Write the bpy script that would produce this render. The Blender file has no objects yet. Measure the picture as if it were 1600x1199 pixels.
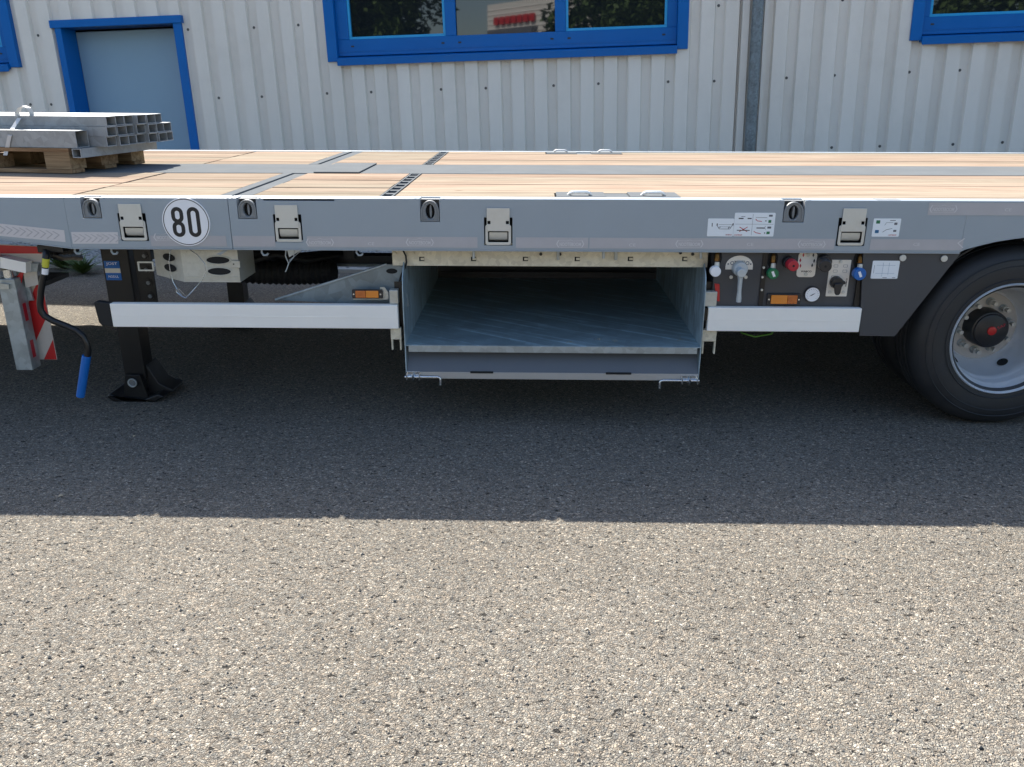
import bpy, bmesh, math, random
from mathutils import Vector, Matrix
random.seed(7)
R = math.radians
S = bpy.context.scene
C = S.collection

# ------------------------------------------------------------------ camera, world, sun
F_PX = 1294.0                      # focal length in pixels of a 1600 px wide picture
HD = 0.978                         # deck height
TILT = R(1.7)                      # the trailer leans a little towards the camera
G = Matrix.Rotation(TILT, 4, 'X')  # trailer frame -> world
CAM_T = Vector((0.0, -3.36, 1.404))
_p, _psi, _rho = R(19.77), R(1.2), R(0.08)
_fw = Vector((-math.sin(_psi)*math.cos(_p), math.cos(_psi)*math.cos(_p), -math.sin(_p)))
_r = Vector((math.cos(_psi), math.sin(_psi), 0))
_u = _r.cross(_fw)
CR = math.cos(_rho)*_r + math.sin(_rho)*_u
CU = -math.sin(_rho)*_r + math.cos(_rho)*_u
CF = _fw
cd = bpy.data.cameras.new('camera'); cam = bpy.data.objects.new('camera', cd); C.objects.link(cam)
cd.sensor_width = 36.0; cd.lens = 36.0*F_PX/1600.0; cd.clip_start = 0.05; cd.clip_end = 800
mt = Matrix(((CR.x, CU.x, -CF.x, CAM_T.x), (CR.y, CU.y, -CF.y, CAM_T.y), (CR.z, CU.z, -CF.z, CAM_T.z), (0, 0, 0, 1)))
cam.matrix_world = G @ mt
S.camera = cam
L_DIR = Vector((0.5, -0.89, -1.0)).normalized()       # direction the sunlight travels
SUN_EL = math.asin(-L_DIR.z); SUN_AZ = math.atan2(-L_DIR.x, -L_DIR.y)
w = bpy.data.worlds.new('World'); S.world = w; w.use_nodes = True
nt = w.node_tree; bg = nt.nodes['Background']
sky = nt.nodes.new('ShaderNodeTexSky'); sky.sky_type = 'NISHITA'; sky.sun_disc = False
sky.sun_elevation = SUN_EL; sky.sun_rotation = SUN_AZ; sky.air_density = 1.0; sky.dust_density = 1.4; sky.ozone_density = 1.0
nt.links.new(sky.outputs[0], bg.inputs[0]); bg.inputs[1].default_value = 0.10
sl = bpy.data.lights.new('sun', 'SUN'); sl.energy = 4.2; sl.angle = R(0.53); sl.color = (1.0, 0.945, 0.85)
so = bpy.data.objects.new('sun', sl); C.objects.link(so); so.location = (-6, 10, 12)
so.rotation_euler = L_DIR.to_track_quat('-Z', 'Y').to_euler()
S.view_settings.view_transform = 'Standard'; S.view_settings.look = 'None'
S.view_settings.exposure = 1.70; S.view_settings.gamma = 1.0; S.view_settings.use_curve_mapping = False
S.cycles.max_bounces = 8; S.cycles.diffuse_bounces = 5

# ------------------------------------------------------------------ surveying helpers (photo bearings -> points on real planes)
def ray(px, py): return CF + (px-800)/F_PX*CR - (py-599.5)/F_PX*CU
def T(px, py, Y=None, Z=None, X=None):
    d = ray(px, py)
    if Y is not None: t = (Y-CAM_T.y)/d.y
    elif Z is not None: t = (Z-CAM_T.z)/d.z
    else: t = (X-CAM_T.x)/d.x
    return CAM_T + d*t
def TX(px, py, Y=0.0): return T(px, py, Y=Y).x
def TZ(px, py, Y=0.0): return T(px, py, Y=Y).z

# ------------------------------------------------------------------ materials
MATS = {}
def mat(name, col, rough=0.5, metal=0.0, spec=0.5, var=0.0, vscale=6.0, vstretch=(1, 1, 1), bump=0.0, bscale=80.0, coat=0.0, dirt=0.0, dirtcol=(0.2, 0.17, 0.13), objvar=0.0):
    m = bpy.data.materials.new(name); m.use_nodes = True; n = m.node_tree.nodes; l = m.node_tree.links
    b = n['Principled BSDF']
    b.inputs['Roughness'].default_value = rough; b.inputs['Metallic'].default_value = metal
    b.inputs['Specular IOR Level'].default_value = spec; b.inputs['Coat Weight'].default_value = coat
    b.inputs['Coat Roughness'].default_value = 0.08
    tc = n.new('ShaderNodeTexCoord'); mp = n.new('ShaderNodeMapping'); mp.inputs['Scale'].default_value = vstretch
    l.new(tc.outputs['Object'], mp.inputs[0])
    rgb = n.new('ShaderNodeRGB'); rgb.outputs[0].default_value = (*col, 1); out = rgb.outputs[0]
    if var > 0:
        t = n.new('ShaderNodeTexNoise'); t.inputs['Scale'].default_value = vscale; t.inputs['Detail'].default_value = 6; t.inputs['Roughness'].default_value = 0.65
        l.new(mp.outputs[0], t.inputs['Vector'])
        r = n.new('ShaderNodeMapRange'); r.inputs[1].default_value = 0.25; r.inputs[2].default_value = 0.75; r.inputs[3].default_value = 1-var; r.inputs[4].default_value = 1+var
        l.new(t.outputs['Fac'], r.inputs[0])
        mx = n.new('ShaderNodeVectorMath'); mx.operation = 'SCALE'; l.new(out, mx.inputs[0]); l.new(r.outputs[0], mx.inputs['Scale']); out = mx.outputs[0]
        rr = n.new('ShaderNodeMapRange'); rr.inputs[1].default_value = 0.3; rr.inputs[2].default_value = 0.7; rr.inputs[3].default_value = max(0.02, rough-0.08); rr.inputs[4].default_value = min(1, rough+0.1)
        l.new(t.outputs['Fac'], rr.inputs[0]); l.new(rr.outputs[0], b.inputs['Roughness'])
    if objvar > 0:
        oi = n.new('ShaderNodeObjectInfo'); r = n.new('ShaderNodeMapRange'); r.inputs[3].default_value = 1-objvar; r.inputs[4].default_value = 1+objvar
        l.new(oi.outputs['Random'], r.inputs[0]); mx = n.new('ShaderNodeVectorMath'); mx.operation = 'SCALE'
        l.new(out, mx.inputs[0]); l.new(r.outputs[0], mx.inputs['Scale']); out = mx.outputs[0]
    if dirt > 0:
        t = n.new('ShaderNodeTexNoise'); t.inputs['Scale'].default_value = vscale*0.7; t.inputs['Detail'].default_value = 8; t.inputs['Roughness'].default_value = 0.75
        l.new(tc.outputs['Object'], t.inputs['Vector'])
        r = n.new('ShaderNodeMapRange'); r.inputs[1].default_value = 0.5; r.inputs[2].default_value = 0.75; r.inputs[3].default_value = 0; r.inputs[4].default_value = dirt
        l.new(t.outputs['Fac'], r.inputs[0]); mx = n.new('ShaderNodeMix'); mx.data_type = 'RGBA'
        l.new(r.outputs[0], mx.inputs[0]); l.new(out, mx.inputs[6]); mx.inputs[7].default_value = (*dirtcol, 1); out = mx.outputs[2]
    l.new(out, b.inputs['Base Color'])
    if bump > 0:
        t = n.new('ShaderNodeTexNoise'); t.inputs['Scale'].default_value = bscale; t.inputs['Detail'].default_value = 4
        l.new(mp.outputs[0], t.inputs['Vector'])
        bp = n.new('ShaderNodeBump'); bp.inputs['Strength'].default_value = bump; bp.inputs['Distance'].default_value = 0.003
        l.new(t.outputs['Fac'], bp.inputs['Height']); l.new(bp.outputs[0], b.inputs['Normal'])
    MATS[name] = m; return m

def asphalt_mat():
    m = bpy.data.materials.new('asphalt'); m.use_nodes = True; n = m.node_tree.nodes; l = m.node_tree.links; b = n['Principled BSDF']
    geo = n.new('ShaderNodeNewGeometry')
    def vor(sc, feat='F1', out='Distance'):
        v = n.new('ShaderNodeTexVoronoi'); v.feature = feat; v.inputs['Scale'].default_value = sc; v.inputs['Randomness'].default_value = 1.0
        l.new(warp.outputs[0], v.inputs['Vector']); return v
    nz = n.new('ShaderNodeTexNoise'); nz.inputs['Scale'].default_value = 60; nz.inputs['Detail'].default_value = 3; l.new(geo.outputs['Position'], nz.inputs['Vector'])
    sc = n.new('ShaderNodeVectorMath'); sc.operation = 'SCALE'; sc.inputs['Scale'].default_value = 0.018; l.new(nz.outputs['Color'], sc.inputs[0])
    warp = n.new('ShaderNodeVectorMath'); warp.operation = 'ADD'; l.new(geo.outputs['Position'], warp.inputs[0]); l.new(sc.outputs[0], warp.inputs[1])
    v1 = vor(150); v2 = vor(310); e1 = vor(150, 'DISTANCE_TO_EDGE')
    # stone colours
    bw = n.new('ShaderNodeSeparateColor'); l.new(v1.outputs['Color'], bw.inputs[0])
    cr = n.new('ShaderNodeValToRGB'); l.new(bw.outputs[0], cr.inputs[0]); e = cr.color_ramp
    e.elements[0].position = 0; e.elements[0].color = (0.11, 0.105, 0.097, 1); e.elements[1].position = 1; e.elements[1].color = (0.37, 0.335, 0.285, 1)
    for p, c in ((0.25, (0.155, 0.146, 0.131, 1)), (0.6, (0.19, 0.177, 0.155, 1)), (0.9, (0.235, 0.216, 0.185, 1))):
        q = e.elements.new(p); q.color = c
    bw2 = n.new('ShaderNodeSeparateColor'); l.new(v2.outputs['Color'], bw2.inputs[0])
    r2 = n.new('ShaderNodeMapRange'); r2.inputs[3].default_value = 0.68; r2.inputs[4].default_value = 1.30; l.new(bw2.outputs[1], r2.inputs[0])
    m1 = n.new('ShaderNodeVectorMath'); m1.operation = 'SCALE'; l.new(cr.outputs[0], m1.inputs[0]); l.new(r2.outputs[0], m1.inputs['Scale'])
    # tinted stones (reddish / bluish)
    tint = n.new('ShaderNodeValToRGB'); l.new(bw.outputs[2], tint.inputs[0]); t = tint.color_ramp
    t.elements[0].color = (0.94, 0.97, 0.98, 1); t.elements[1].color = (1.07, 0.975, 0.88, 1)
    m2 = n.new('ShaderNodeVectorMath'); m2.operation = 'MULTIPLY'; l.new(m1.outputs[0], m2.inputs[0]); l.new(tint.outputs[0], m2.inputs[1])
    # bitumen between the stones and missing-stone pits, pit shadow put into the colour
    pit = n.new('ShaderNodeTexNoise'); pit.inputs['Scale'].default_value = 46; pit.inputs['Detail'].default_value = 3; pit.inputs['Roughness'].default_value = 0.65
    pm = n.new('ShaderNodeMapping'); pm.inputs['Scale'].default_value = (0.8, 1.25, 1); pm.inputs['Rotation'].default_value = (0, 0, 0.25); l.new(geo.outputs['Position'], pm.inputs[0]); l.new(pm.outputs[0], pit.inputs['Vector'])
    pr = n.new('ShaderNodeMapRange'); pr.inputs[1].default_value = 0.622; pr.inputs[2].default_value = 0.65; pr.inputs[3].default_value = 0; pr.inputs[4].default_value = 1; l.new(pit.outputs['Fac'], pr.inputs[0])
    er = n.new('ShaderNodeMapRange'); er.inputs[1].default_value = 0.0; er.inputs[2].default_value = 0.16; er.inputs[3].default_value = 0.28; er.inputs[4].default_value = 0; l.new(e1.outputs['Distance'], er.inputs[0])
    mxx = n.new('ShaderNodeMath'); mxx.operation = 'MAXIMUM'; l.new(er.outputs[0], mxx.inputs[0])
    ps = n.new('ShaderNodeMath'); ps.operation = 'MULTIPLY'; ps.inputs[1].default_value = 0.95; l.new(pr.outputs[0], ps.inputs[0]); l.new(ps.outputs[0], mxx.inputs[1])
    mx = n.new('ShaderNodeMix'); mx.data_type = 'RGBA'; l.new(mxx.outputs[0], mx.inputs[0]); l.new(m2.outputs[0], mx.inputs[6]); mx.inputs[7].default_value = (0.025, 0.024, 0.023, 1)
    # broad tone drift
    big = n.new('ShaderNodeTexNoise'); big.inputs['Scale'].default_value = 1.3; big.inputs['Detail'].default_value = 5; big.inputs['Roughness'].default_value = 0.6; l.new(geo.outputs['Position'], big.inputs['Vector'])
    br = n.new('ShaderNodeMapRange'); br.inputs[1].default_value = 0.3; br.inputs[2].default_value = 0.7; br.inputs[3].default_value = 1.12; br.inputs[4].default_value = 1.32; l.new(big.outputs['Fac'], br.inputs[0])
    m3 = n.new('ShaderNodeVectorMath'); m3.operation = 'SCALE'; l.new(mx.outputs[2], m3.inputs[0]); l.new(br.outputs[0], m3.inputs['Scale'])
    l.new(m3.outputs[0], b.inputs['Base Color']); b.inputs['Roughness'].default_value = 0.88; b.inputs['Specular IOR Level'].default_value = 0.06
    # relief
    h1 = n.new('ShaderNodeMapRange'); h1.interpolation_type = 'SMOOTHSTEP'; h1.inputs[1].default_value = 0; h1.inputs[2].default_value = 0.3; l.new(e1.outputs['Distance'], h1.inputs[0])
    hr = n.new('ShaderNodeMath'); hr.operation = 'MULTIPLY'; hr.inputs[1].default_value = 0.6; l.new(bw.outputs[1], hr.inputs[0])
    ha = n.new('ShaderNodeMath'); ha.operation = 'MULTIPLY_ADD'; l.new(h1.outputs[0], ha.inputs[0]); ha.inputs[1].default_value = 0.6; l.new(hr.outputs[0], ha.inputs[2])
    hb = n.new('ShaderNodeMath'); hb.operation = 'MULTIPLY_ADD'; l.new(pr.outputs[0], hb.inputs[0]); hb.inputs[1].default_value = -1.6; l.new(ha.outputs[0], hb.inputs[2])
    hc = n.new('ShaderNodeMath'); hc.operation = 'MULTIPLY_ADD'; l.new(nz.outputs['Fac'], hc.inputs[0]); hc.inputs[1].default_value = 0.5; l.new(hb.outputs[0], hc.inputs[2])
    bp = n.new('ShaderNodeBump'); bp.inputs['Strength'].default_value = 1.0; bp.inputs['Distance'].default_value = 0.0045; l.new(hc.outputs[0], bp.inputs['Height']); l.new(bp.outputs[0], b.inputs['Normal'])
    return m

def wood_mat(name, c1, c2, objvar=0.14, knots=True, sc=1.0):
    m = bpy.data.materials.new(name); m.use_nodes = True; n = m.node_tree.nodes; l = m.node_tree.links; b = n['Principled BSDF']
    tc = n.new('ShaderNodeTexCoord'); oi = n.new('ShaderNodeObjectInfo')
    off = n.new('ShaderNodeMath'); off.operation = 'MULTIPLY'; off.inputs[1].default_value = 37; l.new(oi.outputs['Random'], off.inputs[0])
    cb = n.new('ShaderNodeCombineXYZ'); l.new(off.outputs[0], cb.inputs[0]); l.new(off.outputs[0], cb.inputs[2])
    ad = n.new('ShaderNodeVectorMath'); ad.operation = 'ADD'; l.new(tc.outputs['Object'], ad.inputs[0]); l.new(cb.outputs[0], ad.inputs[1])
    mp = n.new('ShaderNodeMapping'); mp.inputs['Scale'].default_value = (1.2*sc, 22*sc, 22*sc); l.new(ad.outputs[0], mp.inputs[0])
    t = n.new('ShaderNodeTexNoise'); t.inputs['Scale'].default_value = 1.6; t.inputs['Detail'].default_value = 7; t.inputs['Roughness'].default_value = 0.6; t.inputs['Distortion'].default_value = 0.6; l.new(mp.outputs[0], t.inputs['Vector'])
    cr = n.new('ShaderNodeValToRGB'); l.new(t.outputs['Fac'], cr.inputs[0]); cr.color_ramp.elements[0].position = 0.32; cr.color_ramp.elements[1].position = 0.62
    cr.color_ramp.elements[0].color = (*c1, 1); cr.color_ramp.elements[1].color = (*c2, 1)
    hs = n.new('ShaderNodeMapRange'); hs.inputs[3].default_value = 1-objvar; hs.inputs[4].default_value = 1+objvar*0.7; l.new(oi.outputs['Random'], hs.inputs[0])
    mx = n.new('ShaderNodeVectorMath'); mx.operation = 'SCALE'; l.new(cr.outputs[0], mx.inputs[0]); l.new(hs.outputs[0], mx.inputs['Scale']); out = mx.outputs[0]
    # pinker and yellower planks
    wn = n.new('ShaderNodeTexWhiteNoise'); wn.noise_dimensions = '1D'; l.new(off.outputs[0], wn.inputs['W'])
    tr = n.new('ShaderNodeValToRGB'); l.new(wn.outputs['Value'], tr.inputs[0]); tr.color_ramp.elements[0].color = (1.04, 0.96, 0.92, 1); tr.color_ramp.elements[1].color = (0.98, 1.03, 1.0, 1)
    m2 = n.new('ShaderNodeVectorMath'); m2.operation = 'MULTIPLY'; l.new(out, m2.inputs[0]); l.new(tr.outputs[0], m2.inputs[1]); out = m2.outputs[0]
    if knots:
        mk = n.new('ShaderNodeMapping'); mk.inputs['Scale'].default_value = (1.3, 3.4, 1); l.new(ad.outputs[0], mk.inputs[0])
        v = n.new('ShaderNodeTexVoronoi'); v.inputs['Scale'].default_value = 1.6; l.new(mk.outputs[0], v.inputs['Vector'])
        kr = n.new('ShaderNodeMapRange'); kr.inputs[1].default_value = 0.02; kr.inputs[2].default_value = 0.055; kr.inputs[3].default_value = 0.75; kr.inputs[4].default_value = 0; l.new(v.outputs['Distance'], kr.inputs[0])
        sm = n.new('ShaderNodeTexNoise'); sm.inputs['Scale'].default_value = 2.2; sm.inputs['Detail'].default_value = 8; sm.inputs['Roughness'].default_value = 0.7; l.new(ad.outputs[0], sm.inputs['Vector'])
        sr = n.new('ShaderNodeMapRange'); sr.inputs[1].default_value = 0.6; sr.inputs[2].default_value = 0.8; sr.inputs[3].default_value = 0; sr.inputs[4].default_value = 0.5; l.new(sm.outputs['Fac'], sr.inputs[0])
        mm = n.new('ShaderNodeMath'); mm.operation = 'MAXIMUM'; l.new(kr.outputs[0], mm.inputs[0]); l.new(sr.outputs[0], mm.inputs[1])
        m3 = n.new('ShaderNodeMix'); m3.data_type = 'RGBA'; l.new(mm.outputs[0], m3.inputs[0]); l.new(out, m3.inputs[6]); m3.inputs[7].default_value = (0.12, 0.075, 0.045, 1); out = m3.outputs[2]
    l.new(out, b.inputs['Base Color']); b.inputs['Roughness'].default_value = 0.75; b.inputs['Specular IOR Level'].default_value = 0.0
    bp = n.new('ShaderNodeBump'); bp.inputs['Strength'].default_value = 0.3; bp.inputs['Distance'].default_value = 0.002; l.new(t.outputs['Fac'], bp.inputs['Height']); l.new(bp.outputs[0], b.inputs['Normal'])
    MATS[name] = m; return m

def galv_mat(name, c, metal=0.55, rough=0.42, spangle=38, streak=(1, 1, 1), contrast=0.25, scratch=0.0):
    m = bpy.data.materials.new(name); m.use_nodes = True; n = m.node_tree.nodes; l = m.node_tree.links; b = n['Principled BSDF']
    tc = n.new('ShaderNodeTexCoord'); mp = n.new('ShaderNodeMapping'); mp.inputs['Scale'].default_value = streak; l.new(tc.outputs['Object'], mp.inputs[0])
    v = n.new('ShaderNodeTexVoronoi'); v.inputs['Scale'].default_value = spangle; l.new(mp.outputs[0], v.inputs['Vector'])
    sc = n.new('ShaderNodeSeparateColor'); l.new(v.outputs['Color'], sc.inputs[0])
    t = n.new('ShaderNodeTexNoise'); t.inputs['Scale'].default_value = 7; t.inputs['Detail'].default_value = 8; t.inputs['Roughness'].default_value = 0.7; l.new(mp.outputs[0], t.inputs['Vector'])
    a = n.new('ShaderNodeMath'); a.operation = 'MULTIPLY_ADD'; a.inputs[1].default_value = 0.35; l.new(sc.outputs[0], a.inputs[0]); l.new(t.outputs['Fac'], a.inputs[2])
    r = n.new('ShaderNodeMapRange'); r.inputs[1].default_value = 0.35; r.inputs[2].default_value = 1.0; r.inputs[3].default_value = 1-contrast; r.inputs[4].default_value = 1+contrast; l.new(a.outputs[0], r.inputs[0])
    rgb = n.new('ShaderNodeRGB'); rgb.outputs[0].default_value = (*c, 1)
    mx = n.new('ShaderNodeVectorMath'); mx.operation = 'SCALE'; l.new(rgb.outputs[0], mx.inputs[0]); l.new(r.outputs[0], mx.inputs['Scale']); out = mx.outputs[0]
    if scratch > 0:
        m0 = n.new('ShaderNodeMapping'); m0.inputs['Rotation'].default_value = (0, 0, R(32)); l.new(tc.outputs['Object'], m0.inputs[0]); m2 = n.new('ShaderNodeMapping'); m2.inputs['Scale'].default_value = (0.9, 16, 1); l.new(m0.outputs[0], m2.inputs[0])
        t2 = n.new('ShaderNodeTexNoise'); t2.inputs['Scale'].default_value = 2.4; t2.inputs['Detail'].default_value = 5; t2.inputs['Distortion'].default_value = 0.4; l.new(m2.outputs[0], t2.inputs['Vector'])
        r2 = n.new('ShaderNodeMapRange'); r2.inputs[1].default_value = 0.52; r2.inputs[2].default_value = 0.68; r2.inputs[3].default_value = 1; r2.inputs[4].default_value = 1+scratch*0.7; l.new(t2.outputs['Fac'], r2.inputs[0])
        mz = n.new('ShaderNodeVectorMath'); mz.operation = 'SCALE'; l.new(out, mz.inputs[0]); l.new(r2.outputs[0], mz.inputs['Scale']); out = mz.outputs[0]
    l.new(out, b.inputs['Base Color'])
    b.inputs['Metallic'].default_value = metal
    rr = n.new('ShaderNodeMapRange'); rr.inputs[1].default_value = 0.3; rr.inputs[2].default_value = 1.1; rr.inputs[3].default_value = rough-0.08; rr.inputs[4].default_value = rough+0.18; l.new(a.outputs[0], rr.inputs[0]); l.new(rr.outputs[0], b.inputs['Roughness'])
    MATS[name] = m; return m

M = MATS
asphalt = asphalt_mat()
mat('rail_paint', (0.32, 0.365, 0.40), 0.38, spec=0.5, var=0.05, vscale=2.5, bump=0.05, bscale=40, dirt=0.16, dirtcol=(0.40, 0.40, 0.385))
mat('deck_paint', (0.130, 0.140, 0.147), 0.75, spec=0.0, var=0.09, vscale=5, dirt=0.3, dirtcol=(0.17, 0.155, 0.135))
mat('white_alu', (0.93, 0.90, 0.84), 0.4, metal=0.0, var=0.025, vscale=3, dirt=0.14, dirtcol=(0.62, 0.59, 0.54))
mat('dark_panel', (0.058, 0.06, 0.066), 0.5, var=0.08, vscale=5, bump=0.1, bscale=300)
mat('black_steel', (0.006, 0.0065, 0.0075), 0.4, var=0.15, vscale=12)
mat('black_rubber', (0.009, 0.0095, 0.011), 0.65, var=0.2, vscale=9)
mat('tyre_rubber', (0.020, 0.0215, 0.0245), 0.55, var=0.22, vscale=7, dirt=0.5, dirtcol=(0.05, 0.047, 0.044))
mat('underbody', (0.03, 0.034, 0.04), 0.6, var=0.1, vscale=4)
mat('cast_grey', (0.21, 0.22, 0.225), 0.6, var=0.12, vscale=25)
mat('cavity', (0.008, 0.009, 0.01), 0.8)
mat('zinc_plate', (0.60, 0.60, 0.56), 0.42, metal=0.35, var=0.05, vscale=18, dirt=0.12)
mat('tape', (0.435, 0.42, 0.43), 0.35, var=0.05, vscale=14, objvar=0.05)
mat('tape_mark', (0.60, 0.59, 0.59), 0.4)
mat('tape_bright', (0.60, 0.57, 0.57), 0.3, var=0.03, vscale=20)
mat('sticker_white', (0.80, 0.84, 0.87), 0.35, var=0.02)
mat('plate_white', (0.85, 0.85, 0.87), 0.35)
mat('cream_plaque', (0.80, 0.74, 0.65), 0.45, var=0.03)
mat('ink_black', (0.012, 0.012, 0.014), 0.5)
mat('ink_grey', (0.12, 0.13, 0.15), 0.5)
mat('ink_red', (0.45, 0.03, 0.05), 0.5)
mat('ink_green', (0.02, 0.17, 0.07), 0.5)
mat('ink_blue', (0.02, 0.13, 0.28), 0.5)
mat('panel_grey', (0.105, 0.115, 0.13), 0.45, var=0.06, vscale=3)
mat('flap_grey', (0.42, 0.39, 0.355), 0.45, var=0.05)
mat('red_paint', (0.50, 0.018, 0.02), 0.35, var=0.06)
mat('red_plastic', (0.42, 0.015, 0.03), 0.35)
mat('green_plastic', (0.005, 0.16, 0.06), 0.35)
mat('blue_plastic', (0.004, 0.12, 0.42), 0.3)
mat('black_plastic', (0.02, 0.02, 0.022), 0.4)
mat('orange_lens', (0.72, 0.22, 0.012), 0.22, coat=0.6)
mat('orange_deep', (0.50, 0.12, 0.01), 0.22, coat=0.6)
mat('brass', (0.15, 0.075, 0.022), 0.3, metal=0.9)
mat('grip_blue', (0.005, 0.13, 0.47), 0.45, var=0.05)
mat('handle_zinc', (0.45, 0.50, 0.53), 0.35, metal=0.3, var=0.06, vscale=20)
mat('chrome', (0.65, 0.68, 0.70), 0.2, metal=0.9)
mat('yellow_tag', (0.55, 0.52, 0.05), 0.5)
mat('nut_steel', (0.50, 0.50, 0.47), 0.35, metal=0.3, var=0.1, vscale=40)
mat('rim_paint', (0.82, 0.85, 0.88), 0.35, metal=0.0, var=0.03, vscale=8)
mat('rim_face', (0.56, 0.53, 0.49), 0.5, metal=0.1, var=0.05, vscale=20)
mat('board_white', (0.55, 0.51, 0.46), 0.45, var=0.04, dirt=0.3, vscale=9)
mat('green_hose', (0.12, 0.32, 0.04), 0.4)
mat('cladding', (0.70, 0.655, 0.585), 0.42, var=0.06, vscale=1.8, vstretch=(1.5, 1, 0.25), objvar=0.03, dirt=0.25, dirtcol=(0.42, 0.385, 0.33))
mat('door_panel', (0.215, 0.34, 0.44), 0.4, var=0.03, vscale=1.2)
mat('frame_blue', (0.0, 0.115, 0.385), 0.35, spec=0.2, var=0.05, vscale=3)
mat('bead_blue', (0.0, 0.30, 0.60), 0.35)
mat('screw_steel', (0.10, 0.10, 0.10), 0.4, metal=0.6)
mat('strap_white', (0.5, 0.5, 0.49), 0.45, var=0.04)
mat('gravel_stone', (0.34, 0.33, 0.31), 0.8, var=0.3, vscale=30, bump=0.5, bscale=50)
mat('grit_stone', (0.26, 0.23, 0.185), 0.8, var=0.6, vscale=45)
mat('leaf_green', (0.075, 0.125, 0.03), 0.6, var=0.35, vscale=1.2)
mat('bark', (0.10, 0.08, 0.06), 0.9, var=0.3, vscale=9, bump=0.6, bscale=20)
mat('warehouse_white', (0.7, 0.69, 0.66), 0.5, var=0.03)
mat('van_paint', (0.45, 0.36, 0.30), 0.35)
mat('dark_glass', (0.015, 0.017, 0.02), 0.08)
mat('dry_leaf', (0.45, 0.36, 0.24), 0.7, var=0.2, vscale=40)
mat('concrete', (0.32, 0.31, 0.29), 0.85, var=0.1, vscale=9)
mat('roofing', (0.15, 0.15, 0.16), 0.6)
g = mat('window_glass', (0.010, 0.013, 0.016), 0.02, spec=0.5); g.node_tree.nodes['Principled BSDF'].inputs['IOR'].default_value = 1.62
wood_mat('deck_wood', (0.190, 0.145, 0.113), (0.295, 0.248, 0.200), 0.13)
wood_mat('pallet_wood', (0.17, 0.11, 0.065), (0.33, 0.235, 0.145), 0.2, False, 1.5)
galv_mat('galv', (0.37, 0.41, 0.42), 0.5, 0.4)
galv_mat('galv_beam', (0.64, 0.60, 0.48), 0.25, 0.5, 60, (1, 1, 1), 0.22)
galv_mat('galv_tray', (0.29, 0.39, 0.43), 0.3, 0.36, 26, (1, 1, 1), 0.22, scratch=0.9)
galv_mat('galv_side', (0.33, 0.42, 0.465), 0.35, 0.4, 24, (1, 2.2, 0.5), 0.5)
galv_mat('galv_gusset', (0.20, 0.245, 0.27), 0.3, 0.4, 24, (1, 1, 1), 0.3)
galv_mat('galv_tube', (0.28, 0.30, 0.31), 0.15, 0.5, 30)
galv_mat('galv_pipe', (0.16, 0.19, 0.205), 0.5, 0.5, 55, (1, 1, 1), 0.45)
galv_mat('galv_box', (0.50, 0.50, 0.45), 0.35, 0.4, 70, (1, 1, 1), 0.12)

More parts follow.
